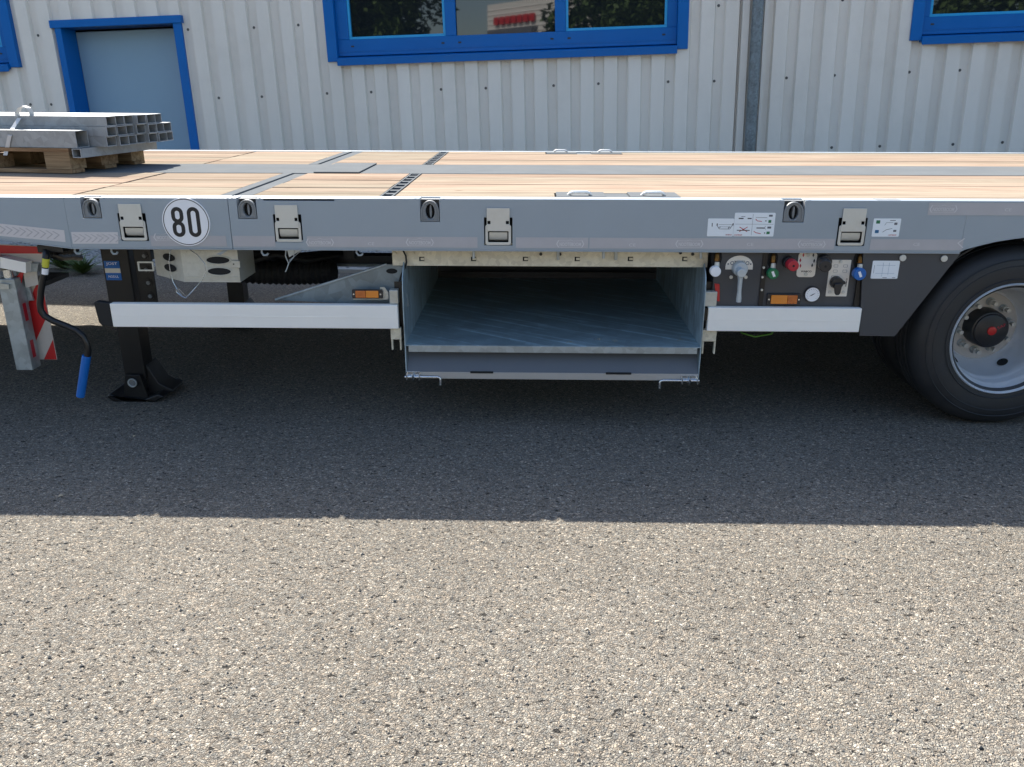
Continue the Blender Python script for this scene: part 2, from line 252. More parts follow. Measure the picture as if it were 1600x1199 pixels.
# ------------------------------------------------------------------ mesh builder
class MB:
    def __init__(s): s.v = []; s.f = []
    def add(s, vs, fs):
        o = len(s.v); s.v += [tuple(p) for p in vs]; s.f += [tuple(i+o for i in f) for f in fs]; return s
    def box(s, x0, x1, y0, y1, z0, z1):
        if x0 > x1: x0, x1 = x1, x0
        if y0 > y1: y0, y1 = y1, y0
        if z0 > z1: z0, z1 = z1, z0
        return s.add([(x0, y0, z0), (x1, y0, z0), (x1, y1, z0), (x0, y1, z0), (x0, y0, z1), (x1, y0, z1), (x1, y1, z1), (x0, y1, z1)],
                     [(0, 3, 2, 1), (4, 5, 6, 7), (0, 1, 5, 4), (1, 2, 6, 5), (2, 3, 7, 6), (3, 0, 4, 7)])
    def prism(s, poly, y0, y1):           # poly in (x, z), extruded along y
        n = len(poly)
        a = sum(poly[i][0]*poly[(i+1) % n][1]-poly[(i+1) % n][0]*poly[i][1] for i in range(n))
        if a < 0: poly = poly[::-1]
        vs = [(x, y0, z) for x, z in poly]+[(x, y1, z) for x, z in poly]
        return s.add(vs, [tuple(range(n)), tuple(range(2*n-1, n-1, -1))]+[(i, i+n, (i+1) % n+n, (i+1) % n) for i in range(n)])
    def prismx(s, poly, x0, x1):          # poly in (y, z), extruded along x
        n = len(poly)
        a = sum(poly[i][0]*poly[(i+1) % n][1]-poly[(i+1) % n][0]*poly[i][1] for i in range(n))
        if a < 0: poly = poly[::-1]
        vs = [(x0, y, z) for y, z in poly]+[(x1, y, z) for y, z in poly]
        return s.add(vs, [tuple(range(n-1, -1, -1)), tuple(range(n, 2*n))]+[(i, (i+1) % n, (i+1) % n+n, i+n) for i in range(n)])
    def prismz(s, poly, z0, z1):
        n = len(poly)
        a = sum(poly[i][0]*poly[(i+1) % n][1]-poly[(i+1) % n][0]*poly[i][1] for i in range(n))
        if a < 0: poly = poly[::-1]
        vs = [(x, y, z0) for x, y in poly]+[(x, y, z1) for x, y in poly]
        return s.add(vs, [tuple(range(n-1, -1, -1)), tuple(range(n, 2*n))]+[(i, (i+1) % n, (i+1) % n+n, i+n) for i in range(n)])
    def cyl(s, a, b, r0, r1=None, n=16, cap=True):
        a = Vector(a); b = Vector(b); r1 = r0 if r1 is None else r1; d = (b-a).normalized()
        e = d.orthogonal().normalized(); f = d.cross(e)
        vs = [a+(math.cos(2*math.pi*i/n)*e+math.sin(2*math.pi*i/n)*f)*r0 for i in range(n)]+[b+(math.cos(2*math.pi*i/n)*e+math.sin(2*math.pi*i/n)*f)*r1 for i in range(n)]
        fs = [(i, (i+1) % n, (i+1) % n+n, i+n) for i in range(n)]
        if cap: fs += [tuple(range(n-1, -1, -1)), tuple(range(n, 2*n))]
        return s.add(vs, fs)
    def tube(s, pts, r, n=8, cap=True):
        pts = [Vector(p) for p in pts]; rings = []; e = None
        for i, p in enumerate(pts):
            d = ((pts[min(i+1, len(pts)-1)]-p).normalized()+(p-pts[max(i-1, 0)]).normalized())
            d = d.normalized() if d.length > 1e-6 else Vector((0, 0, 1))
            e = d.orthogonal().normalized() if e is None else (e-d*e.dot(d)).normalized()
            f = d.cross(e); rr = r[i] if isinstance(r, (list, tuple)) else r
            rings.append([p+(math.cos(2*math.pi*k/n)*e+math.sin(2*math.pi*k/n)*f)*rr for k in range(n)])
        vs = [v for q in rings for v in q]; fs = []
        for i in range(len(pts)-1):
            for k in range(n): fs.append((i*n+k, i*n+(k+1) % n, (i+1)*n+(k+1) % n, (i+1)*n+k))
        if cap: fs += [tuple(range(n-1, -1, -1)), tuple(range((len(pts)-1)*n, len(pts)*n))]
        return s.add(vs, fs)
    def lathe(s, prof, c, n=48):          # prof: (radius, y) list, axis along y through c
        vs = []; m = len(prof)
        for i in range(n):
            a = 2*math.pi*i/n
            for r, y in prof: vs.append((c[0]+r*math.cos(a), c[1]+y, c[2]+r*math.sin(a)))
        fs = []
        for i in range(n):
            j = (i+1) % n
            for k in range(m-1): fs.append((i*m+k, i*m+k+1, j*m+k+1, j*m+k))
        return s.add(vs, fs)
    def ring(s, outer, inner, y0, y1):    # two closed (x, z) outlines of equal length
        n = len(outer); vs = []
        for y in (y0, y1):
            vs += [(x, y, z) for x, z in outer]+[(x, y, z) for x, z in inner]
        fs = []
        for i in range(n):
            j = (i+1) % n
            fs += [(i, j, n+j, n+i), (2*n+i, 3*n+i, 3*n+j, 2*n+j), (i, 2*n+i, 2*n+j, j), (n+i, n+j, 3*n+j, 3*n+i)]
        return s.add(vs, fs)
    def build(s, name, m, parent=None, bevel=0.0, smooth=False, fix=True, **props):
        me = bpy.data.meshes.new(name); me.from_pydata(s.v, [], s.f)
        if fix:
            bm = bmesh.new(); bm.from_mesh(me); bmesh.ops.recalc_face_normals(bm, faces=bm.faces); bm.to_mesh(me); bm.free()
        me.materials.append(MATS[m] if isinstance(m, str) else m)
        if smooth:
            me.shade_smooth() if hasattr(me, 'shade_smooth') else None
            me.set_sharp_from_angle(angle=R(smooth if smooth is not True else 40))
        o = bpy.data.objects.new(name, me); C.objects.link(o); o.parent = parent
        if bevel:
            b = o.modifiers.new('bevel', 'BEVEL'); b.width = bevel; b.segments = 2; b.limit_method = 'ANGLE'; b.angle_limit = R(40); b.harden_normals = True
            me.shade_smooth(); me.set_sharp_from_angle(angle=R(40))
        for k, v in props.items(): o[k] = v
        return o

def thing(name, label, cat, loc=(0, 0, 0), group=None, mw=None):
    o = bpy.data.objects.new(name, None); C.objects.link(o); o.empty_display_size = 0.1
    if mw is not None: o.matrix_world = mw
    else: o.location = loc
    o['label'] = label; o['category'] = cat
    if group: o['group'] = group
    return o
def tag(o, label, cat, group=None):
    o['label'] = label; o['category'] = cat
    if group: o['group'] = group
    return o
def rrect(x0, x1, z0, z1, r, n=4):
    pts = []
    for cx, cz, a0 in ((x1-r, z1-r, 0), (x0+r, z1-r, 90), (x0+r, z0+r, 180), (x1-r, z0+r, 270)):
        for i in range(n+1):
            a = R(a0+90*i/n); pts.append((cx+r*math.cos(a), cz+r*math.sin(a)))
    return pts
def ell(cx, cz, rx, rz, n=28): return [(cx+rx*math.cos(2*math.pi*i/n), cz+rz*math.sin(2*math.pi*i/n)) for i in range(n)]
def text_mesh(txt, x0, x1, z0, z1, y, m, parent, name='lettering', shear=0.0, bold=0.0, rot=False, mirror=False):
    cu = bpy.data.curves.new('t', 'FONT'); cu.body = txt; cu.resolution_u = 3; cu.offset = bold; cu.extrude = 0.01
    ob = bpy.data.objects.new('t', cu); C.objects.link(ob); dg = bpy.context.evaluated_depsgraph_get(); dg.update()
    me = bpy.data.meshes.new_from_object(ob.evaluated_get(dg)); bpy.data.objects.remove(ob); bpy.data.curves.remove(cu)
    xs = [v.co.x for v in me.vertices]; ys = [v.co.y for v in me.vertices]; a, b, c, d = min(xs), max(xs), min(ys), max(ys)
    for v in me.vertices:
        u = (v.co.x-a)/(b-a); t = (v.co.y-c)/(d-c); dep = 0.0004*(1 if v.co.z > 0 else 0)
        if mirror: u = 1-u
        if rot: u, t = 1-t, u
        v.co = (x0+u*(x1-x0)+shear*t*(z1-z0), y-dep, z0+t*(z1-z0))
    me.materials.clear(); me.materials.append(MATS[m]); me.name = name
    o = bpy.data.objects.new(name, me); C.objects.link(o); o.parent = parent; return o
def dup(root, mw):
    r = root.copy(); C.objects.link(r); r.matrix_world = mw
    for ch in list(root.children):
        c = ch.copy(); C.objects.link(c); c.parent = r; c.matrix_parent_inverse = ch.matrix_parent_inverse
        for g2 in ch.children:
            d = g2.copy(); C.objects.link(d); d.parent = c
    return r

# ================================================================== GROUND
gr = MB(); gr.add([(-120, -140, 0), (120, -140, 0), (120, 100, 0), (-120, 100, 0)], [(0, 1, 2, 3)])
gr.build('ground', asphalt, kind='structure')

# ================================================================== BUILDING
# wall plane frame measured in the camera's axes
vc = Vector((120, 3965, 1294)).normalized(); hc = Vector((1, -0.0001, -0.0925)); hc = (hc-vc*hc.dot(vc)).normalized()
def cam2world(v): return G.to_3x3() @ (CR*v.x-CU*v.y+CF*v.z)
BX = cam2world(hc).normalized(); BZ = -cam2world(vc).normalized(); BY = BZ.cross(BX)
CW = G @ CAM_T
WALL_D = 8.5
d0 = G.to_3x3() @ ray(800, 200)
anchor = CW+d0*(WALL_D/d0.length)
t_ = -anchor.z/BZ.z; base0 = anchor+BZ*t_                 # down the wall to the ground
BM = Matrix((( BX.x, BY.x, BZ.x, base0.x), (BX.y, BY.y, BZ.y, base0.y), (BX.z, BY.z, BZ.z, base0.z), (0, 0, 0, 1)))
BI = BM.inverted()
def W(px, py, y=0.0):                                      # photo bearing -> (x, z) on the wall plane at local depth y
    d = BI.to_3x3() @ (G.to_3x3() @ ray(px, py)); o = BI @ CW
    t = (y-o.y)/d.y; q = o+d*t; return q.x, q.z
bld = thing('industrial_building', 'long hall clad in pale grey ribbed sheet metal with blue windows and door', 'building', mw=BM)
pitch = (W(1089, 130)[0]-W(571, 130)[0])/14.35
XL, XR, ZB, ZT = -11.0, 11.0, -0.6, 3.42
# openings: (x0, x1, z0, z1)
w1l, w1b = W(527, 78); w1r, _ = W(1058, 60); w1top = w1b+1.25
w2l, w2b = W(1441, 40)
dl = W(103, 110)[0]; dr = W(287, 100)[0]; dt = W(190, 40)[1]
w0r, w0b = W(14, 90)
w1b = W(800, 72)[1]; w1top = w1b+1.2
holes = [(w1l, w1r, w1b-0.06, w1top), (w2l, w2l+2.9, w1b-0.06, w1top), (dl, dr, -1, dt), (w0r-2.6, w0r, W(10, 92)[1]-0.06, w1top)]
phase = W(571, 95)[0]+pitch*0.35
g0, g1, sl_ = 0.29*pitch, 0.10*pitch, 0.10*pitch           # half widths: groove, slope
x = phase+math.floor((XL-phase)/pitch)*pitch; k = 0
sheet = None
def seg_z(xm):
    zr = [(ZB, ZT)]
    for a, b, c, d in holes:
        if a < xm < b:
            nr = []
            for lo, hi in zr:
                if c > lo: nr.append((lo, min(hi, c)))
                if d < hi: nr.append((max(lo, d), hi))
            zr = nr
    return zr
while x < XR:
    if k % 5 == 0: sheet = MB(); lift = 0.0
    prof = [(x, 0.0), (x+pitch*0.54, 0.0), (x+pitch*0.60, 0.034), (x+pitch*0.94, 0.034), (x+pitch, 0.0)]
    if k % 5 == 4: prof[-1] = (x+pitch+0.006, -0.0025)
    for (a, ya), (b, yb) in zip(prof, prof[1:]):
        # cut long flats at the opening edges
        cuts = sorted({a, b} | {h for hh in holes for h in hh[:2] if a < h < b})
        for c0, c1 in zip(cuts, cuts[1:]):
            f0 = ya+(yb-ya)*(c0-a)/(b-a); f1 = ya+(yb-ya)*(c1-a)/(b-a)
            for lo, hi in seg_z((c0+c1)/2):
                sheet.add([(c0, f0, lo), (c1, f1, lo), (c1, f1, hi), (c0, f0, hi)], [(0, 1, 2, 3)])
    k += 1; x += pitch
    if k % 5 == 0: sheet.build('cladding_sheet', 'cladding', bld, fix=False)
if k % 5: sheet.build('cladding_sheet', 'cladding', bld, fix=False)
# core wall, roof and eaves
core = MB()
xs = sorted({XL, XR} | {h for hh in holes for h in hh[:2]})
for a, b in zip(xs, xs[1:]):
    for lo, hi in seg_z((a+b)/2): core.box(a, b, 0.05, 0.30, lo, hi)
core.box(XL, XL+0.3, 0.3, 14, ZB, ZT).box(XR-0.3, XR, 0.3, 14, ZB, ZT).box(XL, XR, 14, 14.3, ZB, ZT).box(XL+.3, XR-.3, 1.6, 1.7, ZB, ZT)
core.build('wall', 'roofing', bld)
MB().box(XL-0.1, XR+0.1, -0.10, 14.4, ZT, ZT+0.12).build('roof', 'roofing', bld)
# screws
sp = MB().cyl((0, -0.006, 0), (0, 0.004, 0), 0.0085, 0.0085, 8).cyl((0, -0.001, 0), (0, 0.004, 0), 0.0135, 0.0135, 10)
s0 = None
scr = [(74, 55), (103, 37), (135, 34.5), (168, 33.5), (202, 31.5), (234, 29.5), (268, 28.5), (94, 163), (304, 46), (352, 153), (405, 43), (418, 151), (473, 39), (518, 146), (586, 144), (689, 140), (759, 138), (865, 134), (935, 131), (1044, 128), (1116, 127), (1123, 9), (1199, 4), (1229, 122), (1304, 118), (1421, 113), (1500, 110), (1183, 234), (1293, 231), (1368, 229), (1483, 226), (1560, 223), (1317, 0), (33, 164)]
for px, py in scr:
    X_, Z_ = W(px, py, 0.03)
    f = ((X_-phase)/pitch) % 1.0
    if 0.60 <= f <= 0.92: yy = 0.034
    elif 0.52 < f < 1.0: X_ += (0.76-f)*pitch; yy = 0.034
    else: X_ += ((0.76 if f > 0.26 else -0.24)-f)*pitch; yy = 0.034
    if s0 is None:
        s0 = sp.build('screw', 'screw_steel', bld); o = s0
    else: o = s0.copy(); C.objects.link(o)
    o.location = (X_, yy, Z_)
# downpipe
a0 = W(1184, 0, -0.08); b0 = W(1172.5, 233, -0.08)
xp = (a0[0]+b0[0])/2; rp = (W(1193, 60, -0.08)[0]-W(1175, 60, -0.08)[0])/2*0.98
MB().cyl((xp, -0.08, ZB), (xp, -0.08, ZT), rp, rp, 24).build('downpipe', 'galv_pipe', bld, smooth=60)
ff = MB()
ff.box(xp-rp-0.075, xp-rp-0.012, -0.035, 0.0, ZB, ZT).box(xp+rp+0.02, xp+rp+0.055, -0.035, 0.0, ZB, ZT)
ff.build('cover_strip', 'cladding', bld)
# door
def frame_member(nm, x0, x1, y0, y1, z0, z1, par, m='frame_blue', bv=0.003): return MB().box(x0, x1, y0, y1, z0, z1).build(nm, m, par, bevel=bv)
DD = 0.24
dpan = MB().box(dl+0.03, dr-0.03, DD, DD+0.05, 0.0, dt-0.02).build('door', 'door_panel', bld, bevel=0.004)
jw = W(291, 60)[0]-W(278, 60)[0]
frame_member('frame', dl-0.035, dl+0.03, -0.012, DD, -0.3, dt, dpan)
frame_member('frame', dr-jw+0.035, dr+0.035, -0.012, DD, -0.3, dt, dpan)
frame_member('frame', dl-0.075, dr+0.045, -0.022, DD, dt, dt+0.07, dpan)
MB().box(dl+0.14, dl+0.26, DD-0.06, DD-0.045, 1.0, 1.02).box(dl+0.14, dl+0.16, DD-0.05, DD, 1.0, 1.02).build('handle', 'screw_steel', dpan)
# windows
def window(x0, x1, z0, z1, panes, sill_end=True, slots=()):
    f = MB()
    f.box(x0-0.10, x0, -0.02, 0.09, z0-0.085, z1+0.1).box(x1, x1+0.10, -0.02, 0.09, z0-0.085, z1+0.1).box(x0, x1, -0.02, 0.09, z1, z1+0.1)
    win = f.build('window', 'frame_blue', bld, bevel=0.004)
    MB().prismx([(-0.045, z0-0.125), (-0.048, z0-0.055), (0.09, z0-0.035), (0.09, z0-0.10), (-0.02, z0-0.10)], x0+0.0, x1-0.0).build('sill', 'frame_blue', win, bevel=0.003)
    fr = MB(); fr.box(x0+0.0, x1-0.0, 0.045, 0.11, z0-0.035, panes[0][2] if 0 else z0+0.005)
    xs_ = [x0]
    for a, b, bead in panes: xs_ += [a, b]
    xs_.append(x1)
    zb = z0+0.115
    fr = MB().box(x0, x1, 0.045, 0.11, z0-0.034, zb).box(x0, x1, 0.045, 0.11, z1-0.08, z1)
    for i in range(0, len(xs_), 2): fr.box(xs_[i], xs_[i+1], 0.0452, 0.1102, zb, z1-0.08)
    fr.build('frame', 'frame_blue', win, bevel=0.004)
    MB().box(x0, x1, 0.040, 0.0449, z0+0.005, z0+0.018).build('drip_lip', 'frame_blue', win)
    for a, b, bead in panes:
        t = 0.024 if bead else 0.0
        if bead:
            bd = MB().box(a, b, 0.055, 0.10, zb, zb+t).box(a, b, 0.055, 0.10, z1-0.08-t, z1-0.08).box(a, a+t, 0.0552, 0.10, zb+t, z1-0.08-t).box(b-t, b, 0.0552, 0.10, zb+t, z1-0.08-t)
            bd.build('bead', 'bead_blue', win, bevel=0.003)
        MB().box(a+t, b-t, 0.085, 0.09, zb+t, z1-0.08-t).build('pane', 'window_glass', win)
        for q in (a+0.03, b-0.03): MB().prism(rrect(q-0.016, q+0.016, z0+0.045, z0+0.06, 0.006), 0.0425, 0.0448).build('drain_slot', 'ink_black', win)
    return win
zz = w1b
def wx(px, py): return W(px, py, 0.05)[0]
window(w1l, w1r, w1b, w1top, [(wx(543, 30), wx(695, 25), True), (wx(712, 30), wx(867, 25), False), (wx(884, 25), wx(1043, 20), True)])
window(w2l, w2l+2.9, w1b, w1top, [(wx(1455, 5), wx(1455, 5)+0.88, True), (wx(1455, 5)+0.98, wx(1455, 5)+1.85, False), (wx(1455, 5)+1.95, wx(1455, 5)+2.75, True)])
window(w0r-2.6, w0r, W(10, 92)[1], w1top, [(w0r-2.5, w0r-1.7, True), (w0r-1.6, w0r-0.9, False), (w0r-0.8, w0r-0.08, True)])

# gravel bed along the wall
gb = []
for xl, yl in ((-11, -1.55), (11, -1.35), (11, 0.06), (-11, 0.06)):
    p = BM @ Vector((xl, yl, 0)); gb.append((p.x, p.y, 0.004))
MB().add(gb, [(0, 1, 2, 3)]).build('gravel_bed', 'gravel_stone', kind='structure')
pb = MB()
for i in range(5200):
    xl = random.uniform(-5.2, 2.5); yl = random.uniform(-1.5, -0.05); p = BM @ Vector((xl, yl, 0)); r = random.uniform(0.010, 0.026)
    c = Vector((p.x, p.y, r*0.5)); a = random.uniform(0, 6.28)
    vs = [c+Vector((math.cos(a+q*1.5708)*r*random.uniform(.7, 1.3), math.sin(a+q*1.5708)*r*random.uniform(.7, 1.2), random.uniform(-.2, .2)*r)) for q in range(4)]+[c+Vector((0, 0, r*.8)), c-Vector((0, 0, r*.5))]
    pb.add(vs, [(0, 1, 4), (1, 2, 4), (2, 3, 4), (3, 0, 4), (1, 0, 5), (2, 1, 5), (3, 2, 5), (0, 3, 5)])
pb.build('gravel', 'gravel_stone', kind='stuff')
kp = [BM @ Vector(q) for q in ((-11, -1.62, 0), (11, -1.42, 0))]
MB().add([(kp[0].x, kp[0].y-0.04, 0), (kp[1].x, kp[1].y-0.04, 0), (kp[1].x, kp[1].y+0.04, 0), (kp[0].x, kp[0].y+0.04, 0), (kp[0].x, kp[0].y-0.04, 0.03), (kp[1].x, kp[1].y-0.04, 0.03), (kp[1].x, kp[1].y+0.04, 0.03), (kp[0].x, kp[0].y+0.04, 0.03)], [(0, 3, 2, 1), (4, 5, 6, 7), (0, 1, 5, 4), (1, 2, 6, 5), (2, 3, 7, 6), (3, 0, 4, 7)]).build('kerb', 'concrete', kind='structure')

def weed(px, py, s, label):
    d = G.to_3x3() @ ray(px, py); t = -CW.z/d.z; p = CW+d*t
    m = MB()
    for i in range(90):
        a = random.uniform(0, 6.28); h = random.uniform(.2, 1)*s; lean = random.uniform(0.1, 1.6)*s
        tip = Vector((math.cos(a)*lean, math.sin(a)*lean, h)); wd = s*0.07; sd = Vector((-math.sin(a), math.cos(a), 0))*wd
        mid = tip*0.55+Vector((0, 0, h*0.15))
        m.add([Vector((0, 0, 0))-sd*.3, Vector((0, 0, 0))+sd*.3, mid+sd, tip, mid-sd], [(0, 1, 2, 4), (4, 2, 3)])
    o = m.build('weed', 'leaf_green', fix=False); o.location = (p.x, p.y, 0); return tag(o, label, 'plant')
weed(130, 428, 0.16, 'green leafy weed growing on the verge behind the crank handle')
weed(100, 420, 0.2, 'larger dark green weed behind the red and white board')

# ================================================================== THINGS BEHIND THE CAMERA (seen in the window panes)
def refl(px, py, dist):
    """world point that the pane shows at this bearing, dist metres from the glass"""
    d = BI.to_3x3() @ (G.to_3x3() @ ray(px, py)); o = BI @ CW
    t = (0.085-o.y)/d.y; q = o+d*t; d.normalize(); d.y = -d.y; return BM @ (q+d*dist)
def tree(px, dist, H, rad, label, low=1.2, n=26000):
    p = refl(px, 20, dist); t = thing('tree', label, 'tree', (p.x, p.y, 0), 'trees across the yard')
    MB().tube([(0, 0, -0.1), (0.05, 0, H*.25), (0, 0.1, H*.5), (0.1, 0, H*.8)], [0.28, 0.2, 0.14, 0.04], 10).build('trunk', 'bark', t, smooth=60)
    m = MB(); cl = []
    for i in range(90):
        z = random.uniform(low+.3, H); f = math.sin(max(0.08, (z-low)/(H-low))**0.75*math.pi)**0.6; a = random.uniform(0, 6.28); r = rad*f*random.uniform(.2, 1)
        cl.append((Vector((math.cos(a)*r, math.sin(a)*r, z)), random.uniform(.35, .95)*rad*0.42))
    for i in range(n):
        c, r = random.choice(cl); v = Vector((random.gauss(0, 1), random.gauss(0, 1), random.gauss(0, .8))).normalized()*r*random.uniform(.55, 1.05)
        q = c+v; s = random.uniform(.08, .17); e = Vector((random.gauss(0, 1), random.gauss(0, 1), random.gauss(0, .5))).normalized(); f = e.orthogonal().normalized()
        m.add([q-e*s, q+f*s*.5, q+e*s, q-f*s*.5], [(0, 1, 2, 3)])
    m.build('crown', 'leaf_green', t, fix=False)
tree(560, 22, 7.5, 3.1, 'broad green tree reflected in the left pane of the wide window')
tree(1012, 25, 8.5, 3.1, 'tall dense tree reflected in the right pane of the wide window', 1.0, 40000)
tree(1560, 24, 8.0, 4.2, 'bushy tree reflected in the window beyond the downpipe', 0.9)
tree(1240, 30, 8.5, 4.0, 'tree across the yard, opposite the galvanised downpipe', 1.0)
tree(60, 24, 8.0, 3.6, 'tree across the yard, opposite the blue framed door', 1.0)
# warehouse with red sign band
pa = refl(762, 60, 62); pc = refl(1010, 60, 50)
ax = Vector((pc.x-pa.x, pc.y-pa.y, 0)); wl = ax.length; ax.normalize(); ay = Vector((-ax.y, ax.x, 0))
back = Vector((pa.x, pa.y, 0))-CW
if ay.dot(Vector((back.x, back.y, 0))) < 0: ay = -ay
if Vector((0, 0, 1)).dot(ax.cross(ay)) > 0: WM = Matrix(((ax.x, ay.x, 0, pa.x), (ax.y, ay.y, 0, pa.y), (0, 0, 1, 0), (0, 0, 0, 1)))
else: WM = Matrix(((-ax.x, ay.x, 0, pa.x+ax.x*wl), (-ax.y, ay.y, 0, pa.y+ax.y*wl), (0, 0, 1, 0), (0, 0, 0, 1)))
wh = thing('warehouse', 'white warehouse with horizontal siding and red sign band reflected in the middle pane', 'building', mw=WM)
HW = max(5.5, refl(762, 8, 62).z)
wm = MB().box(0, wl, 0, 14, 0, HW); wm.build('wall', 'warehouse_white', wh)
rb = MB(); z = 0.3
while z < HW-0.2: rb.prismx([(0.0, z), (-0.05, z+0.05), (0.0, z+0.14)], 0, wl); z += 0.34
rb.build('siding', 'warehouse_white', wh)
def on_wall(px, py):
    a_, b_ = WM.inverted() @ refl(px, py, 0), WM.inverted() @ refl(px, py, 50); t = -a_.y/(b_.y-a_.y); return a_+(b_-a_)*t
sz1 = on_wall(800, 25).z; sz0 = on_wall(800, 37.5).z
xs_loc = [on_wall(q, 32).x for q in (773, 838)]; sx0, sx1 = min(xs_loc), max(xs_loc)
for i in range(7):
    a = sx0+(sx1-sx0)*i/7; b = a+(sx1-sx0)/7*0.8
    MB().prism(rrect(a, b, sz0, sz1, (b-a)*.2), -0.25, -0.08).build('sign_letter_block', 'red_paint', wh, bevel=0.02)
MB().box(sx0-.2, sx1+.2, -0.6, 0, sz0-0.9, sz0-0.35).build('canopy', 'ink_grey', wh)
# parked van
pv = refl(1015, 40, 14)
vm = thing('parked_van', 'light brown van parked across the yard, seen in the right pane', 'van', (pv.x, pv.y, 0)); vm.rotation_euler = (0, 0, R(12))
vb = MB().prism([(-2.2, .35), (2.3, .35), (2.35, .95), (1.7, 1.15), (1.05, 1.95), (-2.2, 2.0)], -0.9, 0.9); vb.build('body', 'van_paint', vm, bevel=0.08)
for xx in (-1.4, 1.5):
    for yy in (-0.92, 0.72): MB().cyl((xx, yy, .34), (xx, yy+.2, .34), .34, .34, 24).build('wheel', 'black_rubber', vm)
for sy in (-0.905, 0.9): MB().prism([(-1.9, 1.25), (.9, 1.2), (.85, 1.75), (-1.9, 1.8)], sy, sy+.005).build('side_window', 'dark_glass', vm)
MB().add([(1.71, -.75, 1.18), (1.71, .75, 1.18), (1.1, .7, 1.9), (1.1, -.7, 1.9)], [(0, 1, 2, 3)]).build('windscreen', 'dark_glass', vm)

# ================================================================== TRAILER
tr = thing('flatbed_trailer', 'grey low flatbed trailer with wooden deck, open storage tray and round 80 sign', 'trailer', mw=G)
ZB_ = TZ(800, 391)                                    # bottom of the side rail
DW = 2.60
xg0, xg1 = TX(357, 330), TX(361, 360)                 # gap between front and rear rail
XF, XE = -5.2, 7.0
FT = 0.006                                            # sheet thickness
def sheet_cells(mb, x0, x1, z0, z1, holes, y0, y1):
    hs = [h for h in holes if h[1] > x0 and h[0] < x1]
    xs = sorted({x0, x1} | {v for h in hs for v in h[:2] if x0 < v < x1}); zs_ = sorted({z0, z1} | {v for h in hs for v in h[2:4] if z0 < v < z1})
    nx, nz_ = len(xs)-1, len(zs_)-1
    def solid(i, k):
        if not (0 <= i < nx and 0 <= k < nz_): return False
        xm, zm = (xs[i]+xs[i+1])/2, (zs_[k]+zs_[k+1])/2
        return not any(h[0] < xm < h[1] and h[2] < zm < h[3] for h in hs)
    idx = {}; vs = []; fs = []
    def v(i, k, y):
        if (i, k, y) not in idx: idx[(i, k, y)] = len(vs); vs.append((xs[i], (y0, y1)[y], zs_[k]))
        return idx[(i, k, y)]
    for i in range(nx):
        for k in range(nz_):
            if not solid(i, k): continue
            fs += [(v(i, k, 0), v(i+1, k, 0), v(i+1, k+1, 0), v(i, k+1, 0)), (v(i, k, 1), v(i, k+1, 1), v(i+1, k+1, 1), v(i+1, k, 1))]
            if not solid(i-1, k): fs.append((v(i, k, 0), v(i, k+1, 0), v(i, k+1, 1), v(i, k, 1)))
            if not solid(i+1, k): fs.append((v(i+1, k, 0), v(i+1, k, 1), v(i+1, k+1, 1), v(i+1, k+1, 0)))
            if not solid(i, k-1): fs.append((v(i, k, 0), v(i, k, 1), v(i+1, k, 1), v(i+1, k, 0)))
            if not solid(i, k+1): fs.append((v(i, k+1, 0), v(i+1, k+1, 0), v(i+1, k+1, 1), v(i, k+1, 1)))
    mb.add(vs, fs)
pockets = [(127.5, 157.5, 308, 341.5), (371, 401, 309, 342.5), (656.5, 687, 312, 347), (1224, 1257, 312, 348)]
ph = []
for a, b, c, d in pockets:
    xc = TX((a+b)/2, (c+d)/2+3); hw = (TX(b, 330)-TX(a, 330))/2; ph.append((xc-hw, xc+hw, TZ(xc, d), HD-0.0005))
for i, (a, b, c, d) in enumerate(pockets):
    x0, x1, _, z1 = ph[i]; ph[i] = (x0, x1, T((a+b)/2, d, Y=0).z, HD)
bk = [(206.5, 345, 376), (449.5, 350, 378), (778.5, 354, 383), (1332, 354, 384)]      # winch plates: centre px, centre y, bottom y
bh = []
for px, pm, pbm in bk:
    xc = TX(px, pm); zb = TZ(px, pbm); bh.append((xc, zb))
BW, BH = TX(799, 360)-TX(758, 360), TZ(778, 325)-TZ(778, 383)
openings = [(xc-BW/2-0.004, xc+BW/2+0.004, zb-0.002, zb+BH*0.74) for xc, zb in bh]
slot = (TX(411, 311), TX(522, 311), TZ(466, 314.0), HD-0.0035)
allh = [(a, b, c, d+0.01) for a, b, c, d in ph]+openings+[slot]
# taper at the front
xt = TX(112, 384); ztap = TZ(0, 373); xtap = TX(0, 373)
slope = (ztap-ZB_)/(xt-xtap)
fr = MB()
sheet_cells(fr, xt, xg0, ZB_, HD, allh, 0, FT)
xq = xt-0.62; zq = ZB_+slope*0.62
fr.prism([(xt, ZB_), (xt, HD), (XF, HD), (XF, zq), (xq, zq)], 0, FT)
fr.prism([(xt, ZB_), (xq, zq), (XF, zq), (XF, zq-0.006), (xq, zq-0.006), (xt, ZB_-0.006)], 0, 0.05).box(xt, xg0, 0, 0.05, ZB_-0.006, ZB_)
def top_flange(mb, a, b):
    xs = sorted([a, b]+[v for h in ph for v in h[:2] if a < v < b])
    for p, q in zip(xs, xs[1:]):
        if any(h[0]-1e-6 <= p and q <= h[1]+1e-6 for h in ph): mb.box(p, q, 0.055, 0.075, HD-0.006, HD+0.0005)
        else: mb.box(p, q, 0.0062, 0.075, HD-0.006, HD+0.0005)
top_flange(fr, XF, xg0)
for h in ph[:1]:
    pass
fr.build('side_rail', 'rail_paint', tr, bevel=0.0022)
rr_ = MB()
xa = TX(1500, 393)
sheet_cells(rr_, xg1, xa, ZB_, HD, allh, 0, FT)
rr_.box(xg1, xa, 0, 0.05, ZB_-0.006, ZB_)
